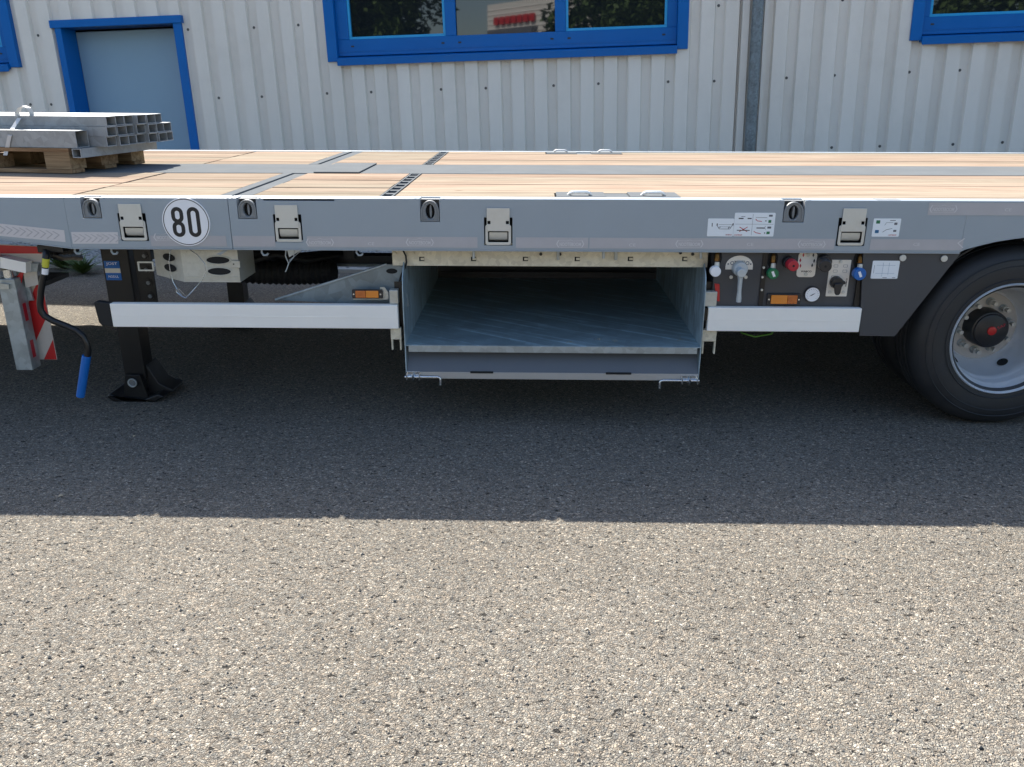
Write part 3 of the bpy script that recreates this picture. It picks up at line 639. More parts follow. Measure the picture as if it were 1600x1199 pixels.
arch = [(TX(px, py), TZ(px, py)) for px, py in ((1500, 393), (1508, 390.5), (1530, 384.5), (1555, 378.5), (1580, 374.5), (1600, 372), (1640, 369), (1700, 368))]
rr_.prism([(xa, HD)]+[(xa, ZB_)]+arch[1:]+[(XE, arch[-1][1]), (XE, HD)], 0, FT)
for (x0, z0), (x1, z1) in zip(arch, arch[1:]+[(XE, arch[-1][1])]): rr_.add([(x0, 0, z0), (x1, 0, z1), (x1, 0.05, z1), (x0, 0.05, z0)], [(0, 1, 2, 3)])
top_flange(rr_, xg1, XE)
rr_.build('side_rail', 'rail_paint', tr, bevel=0.0022)
# far side rail, mirrored and plain
MB().box(xt, XE, DW-FT, DW, ZB_, HD).box(XF, XE, DW-0.075, DW-FT, HD-0.006, HD).box(XF, xt, DW-FT, DW, HD-0.10, HD).build('side_rail', 'rail_paint', tr)
# rail chamfers beside each pocket (pressed ears)
for x0, x1, z0, z1 in ph:
    for s, xe in ((-1, x0), (1, x1)):
        MB().add([(xe, 0.0065, HD+0.0007), (xe+s*0.022, -0.0004, HD+0.0007), (xe, -0.0004, HD-0.020), (xe, 0.030, HD-0.004)], [(0, 1, 2), (0, 2, 3)]).build('pocket_ear', 'rail_paint', tr)
# lashing pockets
for x0, x1, z0, z1 in ph:
    hw = (x1-x0)/2-0.003; xc = (x0+x1)/2; hz = HD-0.004-z0
    box = MB().box(x0+.002, x1-.002, 0.026, 0.0548, HD-0.0075, HD-0.0042).box(x0, x1, 0.05, 0.055, z0, HD-0.004).box(x0, x0+0.002, FT, 0.05, z0, HD-0.004).box(x1-0.002, x1, FT, 0.05, z0, HD-0.004).box(x0, x1, FT, 0.05, z0, z0+0.002)  # first box is a cap added to block sunlight through the open notch
    p = box.build('lashing_pocket', 'cast_grey', tr)
    # dome shaped ring plate
    n = 26; out = []; inn = []
    zc = z0+0.003; top = hz*0.93
    for i in range(n):
        a = 2*math.pi*i/n; cx, sz = math.cos(a), math.sin(a)
        if sz >= 0: out.append((xc+hw*0.99*cx, zc+top*0.45+sz*top*0.55))
        else: out.append((xc+hw*0.99*max(-1, min(1, cx*1.6)), zc+top*0.45+max(-1, sz*1.6)*top*0.45))
        inn.append((xc+hw*0.50*cx, zc+top*0.46+top*0.36*sz))
    MB().ring(out, inn, 0.004, 0.022).build('lashing_ring', 'cast_grey', p, bevel=0.003)
    MB().ring([(xc+(q[0]-xc)*1.02, q[1]) for q in out], [(xc+(q[0]-xc)*0.86, zc+top*0.46+(q[1]-zc-top*0.46)*0.86) for q in out], 0.0, 0.0045).build('ring_lip', 'cast_grey', p, bevel=0.0015)
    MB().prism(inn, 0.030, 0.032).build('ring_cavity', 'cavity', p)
    MB().prism(ell(xc+0.002, zc+top*0.46, hw*0.13, top*0.33, 14), 0.012, 0.03).build('ring_web', 'cast_grey', p, bevel=0.002)
# winch plates
for xc, zb in bh:
    w2 = BW/2
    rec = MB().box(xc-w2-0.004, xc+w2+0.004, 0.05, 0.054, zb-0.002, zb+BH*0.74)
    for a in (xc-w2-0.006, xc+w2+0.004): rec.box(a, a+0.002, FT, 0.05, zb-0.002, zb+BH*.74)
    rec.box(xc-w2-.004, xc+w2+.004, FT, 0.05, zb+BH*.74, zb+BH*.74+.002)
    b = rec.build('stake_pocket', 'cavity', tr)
    pl = MB(); u = w2*0.87; zt = zb+BH; zm = zb+BH*0.38
    sheet_cells(pl, xc-u, xc+u, zm, zt, [(xc-u+.003, xc-u+0.015, zm+BH*.19, zm+BH*.275), (xc+u-0.015, xc+u-.003, zm+BH*.19, zm+BH*.275)], -0.007, -0.003)
    pl.build('latch_plate', 'zinc_plate', b, bevel=0.0012)
    MB().ring(rrect(xc-w2*.98, xc+w2*.98, zb, zm+BH*.17, 0.009), rrect(xc-w2*.78, xc+w2*.78, zb+BH*.075, zm-0.001, 0.003), -0.003, 0.002).build('latch_frame', 'zinc_plate', b, bevel=0.001)
    MB().prismx([(0.004, zb+BH*.34), (0.004, zb+BH*.215), (0.012, zb+BH*.13), (0.016, zb+BH*.13), (0.010, zb+BH*.34)], xc-w2*.70, xc+w2*.70).build('latch_tongue', 'zinc_plate', b, bevel=0.001)
    MB().cyl((xc-w2*.7, 0.022, zb+BH*.14), (xc+w2*.7, 0.022, zb+BH*.14), 0.006, None, 10).build('latch_pin', 'galv', b, smooth=60)
# black slot
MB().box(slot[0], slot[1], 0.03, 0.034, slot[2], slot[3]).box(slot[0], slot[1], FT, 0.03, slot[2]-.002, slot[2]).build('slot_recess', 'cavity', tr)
# gap behind rails
MB().box(xg0-0.02, xg1+0.02, 0.03, 0.034, ZB_, HD-0.01).build('joint_plate', 'underbody', tr)
# round 80 plate
pc_ = T(291.5, 347, Y=0); r80 = (TX(328.7, 347)-TX(254.5, 347))/2
pl = MB().cyl((pc_.x, -0.0045, pc_.z), (pc_.x, -0.0005, pc_.z), r80, r80, 64).build('speed_plate', 'plate_white', tr, smooth=30)
MB().ring(ell(pc_.x, pc_.z, r80*.955, r80*.955, 64), ell(pc_.x, pc_.z, r80*.925, r80*.925, 64), -0.0052, -0.0044).build('plate_border', 'ink_black', pl)
def stadium(cx, cz, w_, h_, n=12):
    r = w_/2; pts = []
    for i in range(n+1): a = math.pi*i/n; pts.append((cx+r*math.cos(a), cz+h_/2-r+r*math.sin(a)))
    for i in range(n+1): a = math.pi+math.pi*i/n; pts.append((cx+r*math.cos(a), cz-h_/2+r+r*math.sin(a)))
    return pts
dw_, dh_, st = r80*0.52, r80*1.24, r80*0.155
cz = pc_.z; c8 = pc_.x-r80*0.335; c0 = pc_.x+r80*0.335
MB().ring(stadium(c0, cz, dw_, dh_), stadium(c0, cz, dw_-2*st, dh_-2*st), -0.0053, -0.0044).build('digit_zero', 'ink_black', pl)
d8 = MB(); hh = dh_*0.535
d8.ring(stadium(c8, cz+dh_/2-hh/2+.0, dw_*.97, hh), stadium(c8, cz+dh_/2-hh/2, dw_*.97-2*st, hh-2*st), -0.0053, -0.0044)
d8.ring(stadium(c8, cz-dh_/2+hh/2, dw_, hh), stadium(c8, cz-dh_/2+hh/2, dw_-2*st, hh-2*st), -0.0055, -0.0045)
d8.build('digit_eight', 'ink_black', pl)
# reflective tape
def quadpx(pts, Y, th, name, m, par=tr, bevel=0):
    q = [T(a, b, Y=Y) for a, b in pts]; return MB().prism([(v.x, v.z) for v in q], Y-th, Y).build(name, m, par, bevel=bevel)
zt0, zt1 = TZ(800, 387.5), TZ(800, 371)
tp = []
tp.append(quadpx([(-60, 343.5), (100.5, 360), (102.5, 378.5), (-60, 363)], -0.0006, 0.0006, 'reflective_tape', 'tape_bright'))
for a, b in ((111, 184), ):
    tp.append(quadpx([(a, 362.8), (b, 363), (b+1, 381), (a+3, 381)], -0.0006, 0.0006, 'reflective_tape', 'tape_bright'))
for a, b in ((236, 354), (364, 430), (480, 746), (806, 919), (921, 1304), (1360, 1505)):
    x0, x1 = TX(a, 378), TX(b, 378)
    tp.append(MB().box(x0, x1, -0.0012, -0.0006, zt0, zt1).build('reflective_tape', 'tape', tr))
x0 = TX(1451, 325); tp.append(MB().box(x0, XE, -0.0012, -0.0006, TZ(1500, 336.5), TZ(1500, 317)).build('reflective_tape', 'tape', tr))
# chevrons on bright tapes
def chev(par, pts_px):
    m = MB()
    for cx, cy, s in pts_px:
        a = T(cx-s, cy-7*s/6, Y=-0.0014); b = T(cx+s, cy, Y=-0.0014); c = T(cx-s*.6, cy+8*s/6, Y=-0.0014); t = 0.007
        m.add([(a.x, -.0016, a.z), (a.x+t, -.0016, a.z), (b.x+t, -.0016, b.z), (b.x, -.0016, b.z), (c.x+t, -.0016, c.z), (c.x, -.0016, c.z)], [(0, 1, 2, 3), (3, 2, 4, 5)])
    m.build('chevron_print', 'tape', par)
chev(tp[1], [(118+i*9.2, 372, 5) for i in range(8)])
chev(tp[0], [(-40+i*10.5, 352+(-40+i*10.5+60)*0.105, 5) for i in range(13)])
def logo(par, px, py, wpx=44, cut=None):
    xc = TX(px, py); zc = TZ(px, py); w_ = TX(px+wpx/2, py)-TX(px-wpx/2, py); h_ = w_*0.27; y = -0.0014
    def outl(k):
        a, b = w_/2*k, h_/2*k
        pts = [(-a, 0), (-a*.86, b), (-a*.45, b*.85), (-a*.2, b*.85), (0, b*1.15), (a*.2, b*.85), (a*.45, b*.85), (a*.86, b), (a, 0), (a*.86, -b*.9), (0, -b*.9), (-a*.86, -b*.9)]
        return [(xc+p[0], zc+p[1]) for p in pts]
    MB().ring(outl(1), outl(.92), y-0.0004, y).build('logo_outline', 'tape_mark', par)
    text_mesh('NOOTEBOOM', xc-w_*.38, xc+w_*.38, zc-h_*.28, zc+h_*.2, y, 'tape_mark', par, bold=0.02)
for i, px, py in ((2, 262, 371), (4, 500, 379), (4, 656, 379), (5, 891, 381.5), (6, 1077, 381.5), (6, 1268, 382), (8, 1474, 327)): logo(tp[i], px, py)
for i, px, py in ((6, 988, 383), (6, 1172, 382), (7, 1432, 382), (4, 580, 381), (8, 1575, 328)):
    x0, z0 = TX(px, py), TZ(px, py); text_mesh('CE', x0-.013, x0+.013, z0-.006, z0+.006, -0.0014, 'tape_mark', tp[i])
x0, z0 = TX(1500, 380), TZ(1500, 380)
MB().add([(x0+.012, -.0018, z0+.02), (x0+.016, -.0018, z0+.018), (x0-.006, -.0018, z0), (x0-.012, -.0018, z0), (x0+.016, -.0018, z0-.018), (x0+.012, -.0018, z0-.02)], [(0, 1, 2, 3), (3, 2, 4, 5)]).build('arrow_print', 'tape_mark', tp[7])
# stickers on the rail
def sticker(x0p, x1p, y0p, y1p, Y=0.0, name='instruction_sticker'):
    a = T((x0p+x1p)/2, (y0p+y1p)/2, Y=Y); hw = (TX(x1p, y1p, Y)-TX(x0p, y1p, Y))/2; z0, z1 = TZ(x0p, y1p, Y), TZ(x0p, y0p, Y)
    o = MB().prism(rrect(a.x-hw, a.x+hw, z0, z1, 0.004), Y-0.0014, Y-0.0002).build(name, 'sticker_white', tr)
    def u(s, t): return (a.x-hw+2*hw*s, z0+(z1-z0)*t)
    def ln(pts, wd, m, nm='print_line'):
        q = MB(); 
        for (s0, t0), (s1, t1) in zip(pts, pts[1:]):
            p0, p1 = Vector(u(s0, t0)), Vector(u(s1, t1)); d = (p1-p0); nrm = Vector((-d.y, d.x)).normalized()*wd/2
            q.add([(p0.x+nrm.x, Y-.0017, p0.y+nrm.y), (p0.x-nrm.x, Y-.0017, p0.y-nrm.y), (p1.x-nrm.x, Y-.0017, p1.y-nrm.y), (p1.x+nrm.x, Y-.0017, p1.y+nrm.y)], [(0, 1, 2, 3)])
        q.build(nm, m, o)
    def bx(s0, s1, t0, t1, m, nm='print_block'):
        p, q = u(s0, t0), u(s1, t1); MB().box(p[0], q[0], Y-.0018, Y-.0014, p[1], q[1]).build(nm, m, o)
    def tx(s, s0, s1, t0, t1, m):
        p, q = u(s0, t0), u(s1, t1); text_mesh(s, p[0], q[0], p[1], q[1], Y-.0015, m, o)
    return o, ln, bx, tx
o, ln, bx, tx = sticker(1105.5, 1146, 341.5, 369.5)
ln([(.17, .55), (.17, .75)], .003, 'ink_black'); ln([(.38, .72), (.36, .6), (.46, .42), (.86, .42), (.93, .6), (.97, .72)], .002, 'ink_grey'); ln([(.42, .66), (.93, .66)], .0012, 'ink_grey'); ln([(.46, .54), (.88, .54)], .0012, 'ink_grey')
bx(.34, .38, .6, .72, 'ink_black'); bx(.95, .99, .62, .74, 'ink_black'); ln([(.44, .42), (.44, .52), (.5, .52)], .002, 'ink_black'); ln([(.8, .42), (.8, .52), (.87, .52)], .002, 'ink_black')
tx('NOOTEBOOM', .72, .95, .06, .13, 'ink_red')
o, ln, bx, tx = sticker(1147, 1210, 332.5, 369.5)
ln([(.1, .76), (.22, .76)], .0045, 'ink_black'); ln([(.16, .84), (.26, .84)], .002, 'ink_grey'); ln([(.32, .76), (.42, .76)], .004, 'ink_black'); ln([(.03, .52), (.97, .52)], .001, 'ink_grey'); ln([(.45, .95), (.45, .05)], .001, 'ink_grey')
ln([(.08, .26), (.4, .26)], .003, 'ink_black'); ln([(.14, .4), (.34, .2)], .0028, 'ink_red'); ln([(.34, .4), (.14, .2)], .0028, 'ink_red')
ln([(.52, .74), (.56, .66), (.68, .64)], .0028, 'ink_red'); ln([(.52, .8), (.8, .8)], .0015, 'ink_grey'); ln([(.56, .36), (.76, .36)], .004, 'ink_black'); ln([(.5, .22), (.56, .16), (.68, .12)], .0028, 'ink_red'); ln([(.78, .44), (.76, .36), (.79, .3)], .0015, 'ink_grey')
bx(.84, .93, .84, .92, 'ink_grey'); bx(.84, .91, .58, .7, 'ink_green'); bx(.83, .92, .34, .42, 'ink_grey'); bx(.82, .9, .1, .21, 'ink_green'); bx(.76, .79, .64, .68, 'ink_black'); bx(.76, .79, .13, .17, 'ink_black')
tx('NOOTEBOOM', .03, .22, .03, .09, 'ink_red')
o, ln, bx, tx = sticker(1363.5, 1406, 341.5, 370)
bx(.1, .24, .72, .9, 'ink_green'); bx(.1, .24, .2, .37, 'ink_blue'); ln([(.42, .62), (.48, .78), (.72, .78)], .0012, 'ink_grey'); ln([(.38, .25), (.5, .38), (.72, .46)], .0018, 'ink_grey'); bx(.77, .88, .65, .78, 'ink_grey'); bx(.77, .88, .27, .38, 'ink_grey'); bx(.6, .8, .88, .91, 'ink_black')
tx('NOOTEBOOM', .62, .9, .06, .13, 'ink_red')

# ---------------- deck
Zd = HD-0.002
ys = [T(800, q, Z=HD).y for q in (308.0, 271.5, 257.5, 240.5)]
yn0, yn1, yf0, yf1 = max(0.078, ys[0]), ys[1], ys[2], min(ys[3], DW-0.078)
yn0 = 0.078; yf1 = DW-0.078
MB().box(XF, XE, 0.05, DW-0.05, Zd-0.045, Zd-0.032).build('deck_underplate', 'underbody', tr)
MB().box(XF, XE, yn1+0.004, yf0-0.004, Zd-0.03, Zd+0.001).build('spine_plate', 'deck_paint', tr, bevel=0.002)
xA = T(112, 304.5, Z=HD).x; xS0 = T(349, 303, Z=HD).x; xS1 = T(396, 303, Z=HD).x; xG0 = T(591, 307, Z=HD).x; xG1 = T(614, 307, Z=HD).x
xH0 = T(869, 303, Z=HD).x; xH1 = T(1056, 303, Z=HD).x; yH = T(960, 298, Z=HD).y
NP = 6
def planks(x0, x1, ya, yb, cut=None):
    wd = (yb-ya)/NP
    for i in range(NP):
        a, b = ya+i*wd+0.0025, ya+(i+1)*wd-0.0025
        segs = [(x0, x1)]
        if cut and ((ya < 1 and i == 0) or (ya > 1 and i == NP-1)): segs = [(x0, cut[0]-0.004), (cut[1]+0.004, x1)]
        for s0, s1 in segs:
            o = MB().box(s0+0.003, s1-0.003, a, b, Zd-0.03, Zd+random.uniform(-0.0015, 0.001)).build('plank', 'deck_wood', tr, bevel=0.0018)
            b2 = MB()
            xs = []
            xx = s0+0.05
            while xx < s1-0.03: xs.append(xx); xx += 0.62
for ya, yb in ((yn0, yn1), (yf0, yf1)):
    planks(XF, xA-0.004, ya, yb); planks(xA+0.004, xS0, ya, yb); planks(xS1, xG0, ya, yb); planks(xG1, XE, ya, yb, (xH0, xH1))
# joint channel
for ya, yb in ((0.0765, yn1), (yf0, DW-0.0765)):
    MB().box(xS0+0.003, xS0+0.052, ya, yb, Zd-0.03, Zd+0.002).build('cross_member', 'deck_paint', tr, bevel=0.002)
    MB().box(xS0+0.0525, xS0+0.0575, ya, yb, Zd-0.03, Zd-0.009).build('channel_seal', 'cast_grey', tr)
    MB().box(xS0+0.058, xS1-0.003, ya, yb, Zd-0.03, Zd-0.003).build('cross_member', 'deck_paint', tr, bevel=0.002)
p0 = T(480, 268, Z=HD+0.02); p1 = T(554, 268, Z=HD+0.02)
MB().box(p0.x, p1.x, yn1-0.01, yf0+0.0, Zd+0.0015, Zd+0.009).build('spine_cover', 'deck_paint', tr, bevel=0.003)
# gratings
for ya, yb in ((0.0765, yn1), (yf0, DW-0.0765)):
    gt = MB().box(xG0+0.002, xG0+0.010, ya, yb, Zd-0.03, Zd+0.001).box(xG1-0.010, xG1-0.002, ya, yb, Zd-0.03, Zd+0.001).build('grating', 'deck_paint', tr)
    n = 8
    for i in range(n+1):
        yy = ya+(yb-ya)*i/n; o = MB().box(xG0+0.010, xG1-0.010, max(ya, yy-0.020), min(yb, yy+0.020), Zd-0.012, Zd-0.001).build('rung', 'deck_paint', gt)
# toolbox lids with handles on both edges
def handle(x, y, par):
    pts = [(x-.046, y, HD+.002), (x-.038, y-.012, HD+.012), (x-.028, y-.016, HD+.016), (x+.028, y-.016, HD+.016), (x+.038, y-.012, HD+.012), (x+.046, y, HD+.002)]
    MB().tube(pts, 0.0065, 8).build('handle', 'white_alu', par, smooth=60)
xm = (xH0+xH1)/2
for y0, y1, s in ((0.0765, yn0+(yn1-yn0)/NP, 1), (yf1-(yf1-yf0)/NP, DW-0.0765, -1)):
    lid = MB().box(xH0, xm-0.05, y0, y1, Zd-0.03, Zd+0.004).box(xm+0.05, xH1, y0, y1, Zd-0.03, Zd+0.0042).box(xm-0.048, xm+0.048, y0+(0.012 if s > 0 else 0), y1-(0.012 if s < 0 else 0), Zd-0.03, Zd-0.002).build('hatch_lid', 'deck_paint', tr, bevel=0.0015)
    yy = y0+0.05 if s > 0 else y1-0.05
    handle(xH0+0.095, yy, lid); handle(xm+0.145, yy, lid)
for a, b in ((578, 600), (1358, 1393)):
    x0, x1 = T(a, 309, Z=HD).x, T(b, 309, Z=HD).x; MB().box(x0, x1, 0.012, 0.06, HD+0.0007, HD+0.0015).build('edge_slot', 'cast_grey', tr)

# ---------------- underbody
MB().box(XF, XE, 0.92, 1.00, 0.70, Zd-0.05).box(XF, XE, 1.60, 1.68, 0.70, Zd-0.05).box(XF, XE, 0.87, 1.05, 0.685, 0.70).box(XF, XE, 1.55, 1.73, 0.685, 0.70).build('main_beam', 'underbody', tr)
for q in range(-4, 6): MB().box(q*1.2+.3, q*1.2+.36, 0.06, DW-0.06, 0.80, Zd-0.05).build('cross_bearer', 'underbody', tr)
a, b = T(408, 399, Y=.62), T(640, 413, Y=.62)
MB().box(TX(395, 405, .62), TX(640, 405, .62), .62, .70, b.z, a.z).build('air_pipe_beam', 'underbody', tr)
MB().cyl((TX(430, 414, .6), .6, TZ(500, 414.5, .6)), (TX(640, 414, .6), .6, TZ(500, 414.5, .6)), .007, None, 8).build('steel_rod', 'galv', tr)
MB().box(TX(536, 395, .55), TX(553, 395, .55), .55, .60, TZ(540, 405, .55), .95).build('hanger_plate', 'underbody', tr)
# galvanised cover box
def cover():
    Y0 = 0.06
    x0, x1, x2 = TX(238, 415, Y0+.06), TX(285, 415, Y0), TX(373, 415, Y0)
    zt, zb_ = TZ(320, 386, Y0), TZ(320, 441, Y0)
    m = MB(); zc = (zt+zb_)/2-0.004
    m.add([(x1, Y0, zb_), (x2, Y0, zb_), (x2, Y0, zt), (x1, Y0, zt), (x0, Y0+.09, zb_+.01), (x0, Y0+.09, zt), (x2, Y0+.2, zb_), (x2, Y0+.2, zt)], [(0, 1, 2, 3), (4, 0, 3, 5), (1, 6, 7, 2)])
    b = m.build('strap_box', 'galv_box', tr, fix=False)
    b.modifiers.new('s', 'SOLIDIFY').thickness = 0.002
    for dz in (.0, .012, zt-zb_-.03, zt-zb_-.02):
        MB().box(x1+.002, x2-.002, Y0-.003, Y0-.0005, zb_+.010+dz, zb_+.013+dz).build('pressed_rib', 'galv_box', b)
    h = (zt-zb_)
    for s in (1, -1):
        cx = TX(342, 415, Y0); MB().ring(ell(cx, zc+s*h*.16, .055, h*.125), ell(cx, zc+s*h*.16, .049, h*.10), Y0-.005, Y0-.001).build('slot_lip', 'galv_box', b, bevel=.001)
        MB().prism(ell(cx, zc+s*h*.16, .0485, h*.099), Y0-.0035, Y0-.003).build('oval_hole', 'cavity', b)
        cx = TX(259, 413, Y0); mm = ell(cx, zc+s*h*.15+.004, .034, h*.11)
        k = 0.09/(x0-x1)
        MB().add([(x, Y0-.003+(x-x1)*k, z) for x, z in mm], [tuple(range(len(mm)))]).build('oval_hole', 'cavity', b, fix=False)
    # hinge and clasp
    q0, q1 = T(214, 409, Y=Y0), T(241, 424, Y=Y0)
    MB().ring(rrect(q0.x, q1.x, q1.z, q0.z, .003), rrect(q0.x+.006, q1.x-.006, q1.z+.006, q0.z-.006, .002), Y0+.0, Y0+.006).build('clasp', 'galv_box', b)
    q0, q1 = T(362, 407, Y=Y0), T(377, 418, Y=Y0); MB().box(q0.x, q1.x, Y0-.012, Y0-.003, q1.z, q0.z).build('clasp', 'galv_box', b, bevel=.002)
    q = T(365, 413, Y=Y0-.013); MB().cyl((q.x, Y0-.014, q.z), (q.x, Y0-.011, q.z), .003, None, 8).build('clasp_hole', 'cavity', b)
    holes_ = MB()
    for i in range(7):
        q = T(292+i*11, 393.5, Y=Y0); holes_.cyl((q.x, Y0-.0026, q.z), (q.x, Y0-.002, q.z), .0016, None, 6)
    holes_.build('rivet_row', 'cavity', b)
cover()
def wire(pts, Y, r, m, name='safety_wire', par=tr):
    MB().tube([T(a, b, Y=Y+(c if True else 0)) for a, b, c in [(p+(0,))[:3] for p in pts]], r, 6).build(name, m, par, smooth=60)
wire([(272, 385), (266, 392), (264, 410), (266, 425), (270, 440), (277, 453), (284, 461)], .03, .0016, 'chrome')
wire([(292, 387), (308, 398), (320, 412), (322, 425), (316, 438), (300, 456), (293, 463)], .03, .0016, 'chrome')
wire([(276, 453), (280, 452), (292, 464), (291, 466), (284, 463), (275, 456), (276, 453)], .028, .0022, 'chrome', 'carabiner')
wire([(448, 380), (446, 400), (451, 412), (448, 421), (446, 425)], .04, .0025, 'handle_zinc', 'strap_cord')
wire([(460, 385), (459, 402), (452, 410), (447, 424)], .045, .002, 'handle_zinc', 'strap_cord')
wire([(470, 392), (461, 400), (452, 407)], .045, .0016, 'handle_zinc', 'strap_cord')
quadpx([(447, 385), (468, 385), (470, 392), (452, 402)], .05, .002, 'strap_flap', 'handle_zinc')
quadpx([(338, 397.5), (356, 387), (362, 387), (345, 398.5)], .02, .003, 'strap_tail', 'rail_paint')
# bellows hose
x0, x1 = TX(372, 423, .45), TX(522, 423, .45); zc = TZ(440, 424, .45); rr0 = (TZ(440, 405, .45)-TZ(440, 443, .45))/2
pr = []; n = 34
for i in range(n+1):
    pr.append((rr0*(1.0 if i % 2 else 0.86)))
pts = [(x0+(x1-x0)*i/n, .45+.02*math.sin(i/n*3), zc-0.012*math.sin(i/n*3.1)) for i in range(n+1)]
MB().tube(pts, pr, 20).build('bellows_hose', 'black_rubber', tr)
MB().tube([T(375, 398, Y=.6), T(420, 396, Y=.6), T(470, 402, Y=.55), T(510, 398, Y=.6), T(560, 399, Y=.7)], .022, 10).build('air_hose', 'black_rubber', tr, smooth=60)
MB().tube([T(395, 408, Y=.3), T(430, 398, Y=.35), T(480, 408, Y=.4), T(530, 399, Y=.5)], .012, 8).build('air_hose', 'black_rubber', tr, smooth=60)
# curtain hooks
for px in (119, 176, 411, 559):
    pz = 387 if px < 300 else 389
    MB().tube([T(px-2, pz-6, Y=.02), T(px-2, pz+6, Y=.02), T(px+1, pz+10, Y=.02), T(px+6, pz+10, Y=.02), T(px+8, pz+7, Y=.02)], .0045, 8).build('rope_hook', 'rail_paint', tr, smooth=60)
for px in (740, 943, 1095):
    MB().cyl(T(px, 386, Y=.045), T(px, 404, Y=.045), .0055, None, 8).build('rope_pin', 'handle_zinc', tr, smooth=60)

# galvanised beam above the tray
gx0, gx1 = TX(613, 403, .08), TX(1106, 403, .08); gz0, gz1 = TZ(860, 416.5, .08), TZ(860, 380, .08)
gbm = MB(); hs = []
for px in (659, 740, 821, 902, 985, 1070):
    q = T(px, 405, Y=.08); hs.append((q.x-.011, q.x+.011, q.z-.0095, q.z+.0095))
sheet_cells(gbm, gx0, gx1, gz0, gz1, hs, .08, .084); gbm.box(gx0, gx1, .084, .14, gz0, gz0+.004)
gb_ = gbm.build('tray_beam', 'galv_beam', tr)
for a, b, c, d in hs: MB().box(a+.006, b-.001, .0785, .0798, c+.005, d-.004).build('punched_tab', 'galv_beam', gb_); MB().box(a-.002, b+.002, .10, .102, c-.002, d+.002).build('slot_back', 'cavity', gb_)
for px, py in ((617, 396), (646, 396), (845, 397), (875, 397), (1082, 397), (1063, 395)):
    q = T(px, py, Y=.08); MB().cyl((q.x, .072, q.z), (q.x, .08, q.z), .007, None, 6).build('bolt', 'galv_beam' if px < 700 else 'black_steel', gb_)
for px in (872, 962): q = T(px, 400, Y=.08); MB().box(q.x-.006, q.x+.006, .066, .0795, gz0+.03, gz1-.01).build('clip', 'galv', gb_, bevel=.001)
# tray
zf = TZ(860, 541, 0.0); xl, xr = TX(634, 541, 0.0), TX(1094, 545, 0.0); TB = T(870, 435, Z=zf).y
zl = TZ(860, 582, 0.0)
tray = MB().box(xl, xr, 0.0, TB, zf-.004, zf).build('storage_tray', 'galv_tray', tr)
MB().box(xl+.012, xr-.012, -.003, .0, zf-.030, zf-.001).build('tray_lip', 'galv', tray, bevel=.001)
MB().box(xl, xr, TB, TB+.01, zf, zf+.035).build('rear_lip', 'underbody', tray)
MB().box(xl-.02, xr+.02, TB+.12, TB+.13, zf-.1, Zd-.06).build('rear_panel', 'underbody', tray)
MB().box(xl, xr, .0845, TB+.12, gz1-.01, gz1).build('tray_roof', 'underbody', tray)
zs = TZ(632, 592, 0.0)
def side(xc, s, nm='tray_side'):
    # front edge slightly waved by the cutting
    prof = [(TB, zs+.02), (.0, zs), (-.004, zf-.05), (.0, zf-.01), (-.006, zf+.06), (-.008, zf+.16), (-.004, zf+.24), (.012, zf+.30), (.06, zf+.345), (.07, gz0+.01), (.16, gz0+.01), (.26, gz0-.04), (TB, gz0-.06)]
    m = MB().prismx(prof, xc, xc+s*.004); return m.build(nm, 'galv_side', tray, bevel=.0008)
side(xl-.0005, -1); side(xr+.0005, 1)
low = MB().prismx([(-.002, zl-.004), (-.002, zl), (.075, zf-.004), (.079, zf-.006)], xl, xr).build('lower_panel', 'panel_grey', tray)
hs2 = [(TX(735, 588), TX(771, 588), zl-.012, zl-.0025), (TX(946, 588), TX(986, 588), zl-.012, zl-.0025)]
lf = MB(); zq2 = TZ(860, 593, -.003); sheet_cells(lf, xl, xr, zq2, zl-.001, [], -.006, -.002)
lf.build('tray_flap', 'flap_grey', tray, bevel=.001)
for a, b, c, d in hs2: MB().prism(rrect(a, b, zl-.005, zl+.0045, .003), -.0075, -.0063).build('finger_slot', 'cavity', tray)
# latch bolts on the flap
def bolt_latch(px0, px1, pe, py):
    Y = -.012
    a = T(px0, py, Y=Y); b = T(px1, py, Y=Y)
    q = MB().prism([(a.x, a.z-.006), (b.x, a.z-.006), (b.x, a.z+.022), (a.x, a.z+.022)], -.0095, -.0065).build('latch_base', 'chrome', tray, bevel=.001)
    e = T(pe, py+.5, Y=Y); s = 1 if pe > px1 else -1
    st_ = a if s > 0 else b
    MB().tube([(st_.x-s*.006, Y-.004, a.z), (e.x-s*.012, Y-.004, a.z), (e.x-s*.003, Y-.004, a.z-.003), (e.x, Y-.004, a.z-.012), (e.x, Y-.004, a.z-.036)], .0055, 10).build('latch_rod', 'chrome', q, smooth=60)
    for xx in (a.x+.003, b.x-.003): MB().ring(ell(xx, a.z, .003, .013, 12), ell(xx, a.z, .0015, .007, 12), Y-.016, Y+.004).build('latch_eye', 'chrome', q)
    xx = (a.x+b.x)/2; MB().cyl((xx, Y-.02, a.z+.012), (xx, Y-.004, a.z-.014), .005, .004, 8).build('latch_knob', 'chrome', q, smooth=60)
bolt_latch(635, 657, 688, 588.5); bolt_latch(1064, 1090, 1031, 594.5)
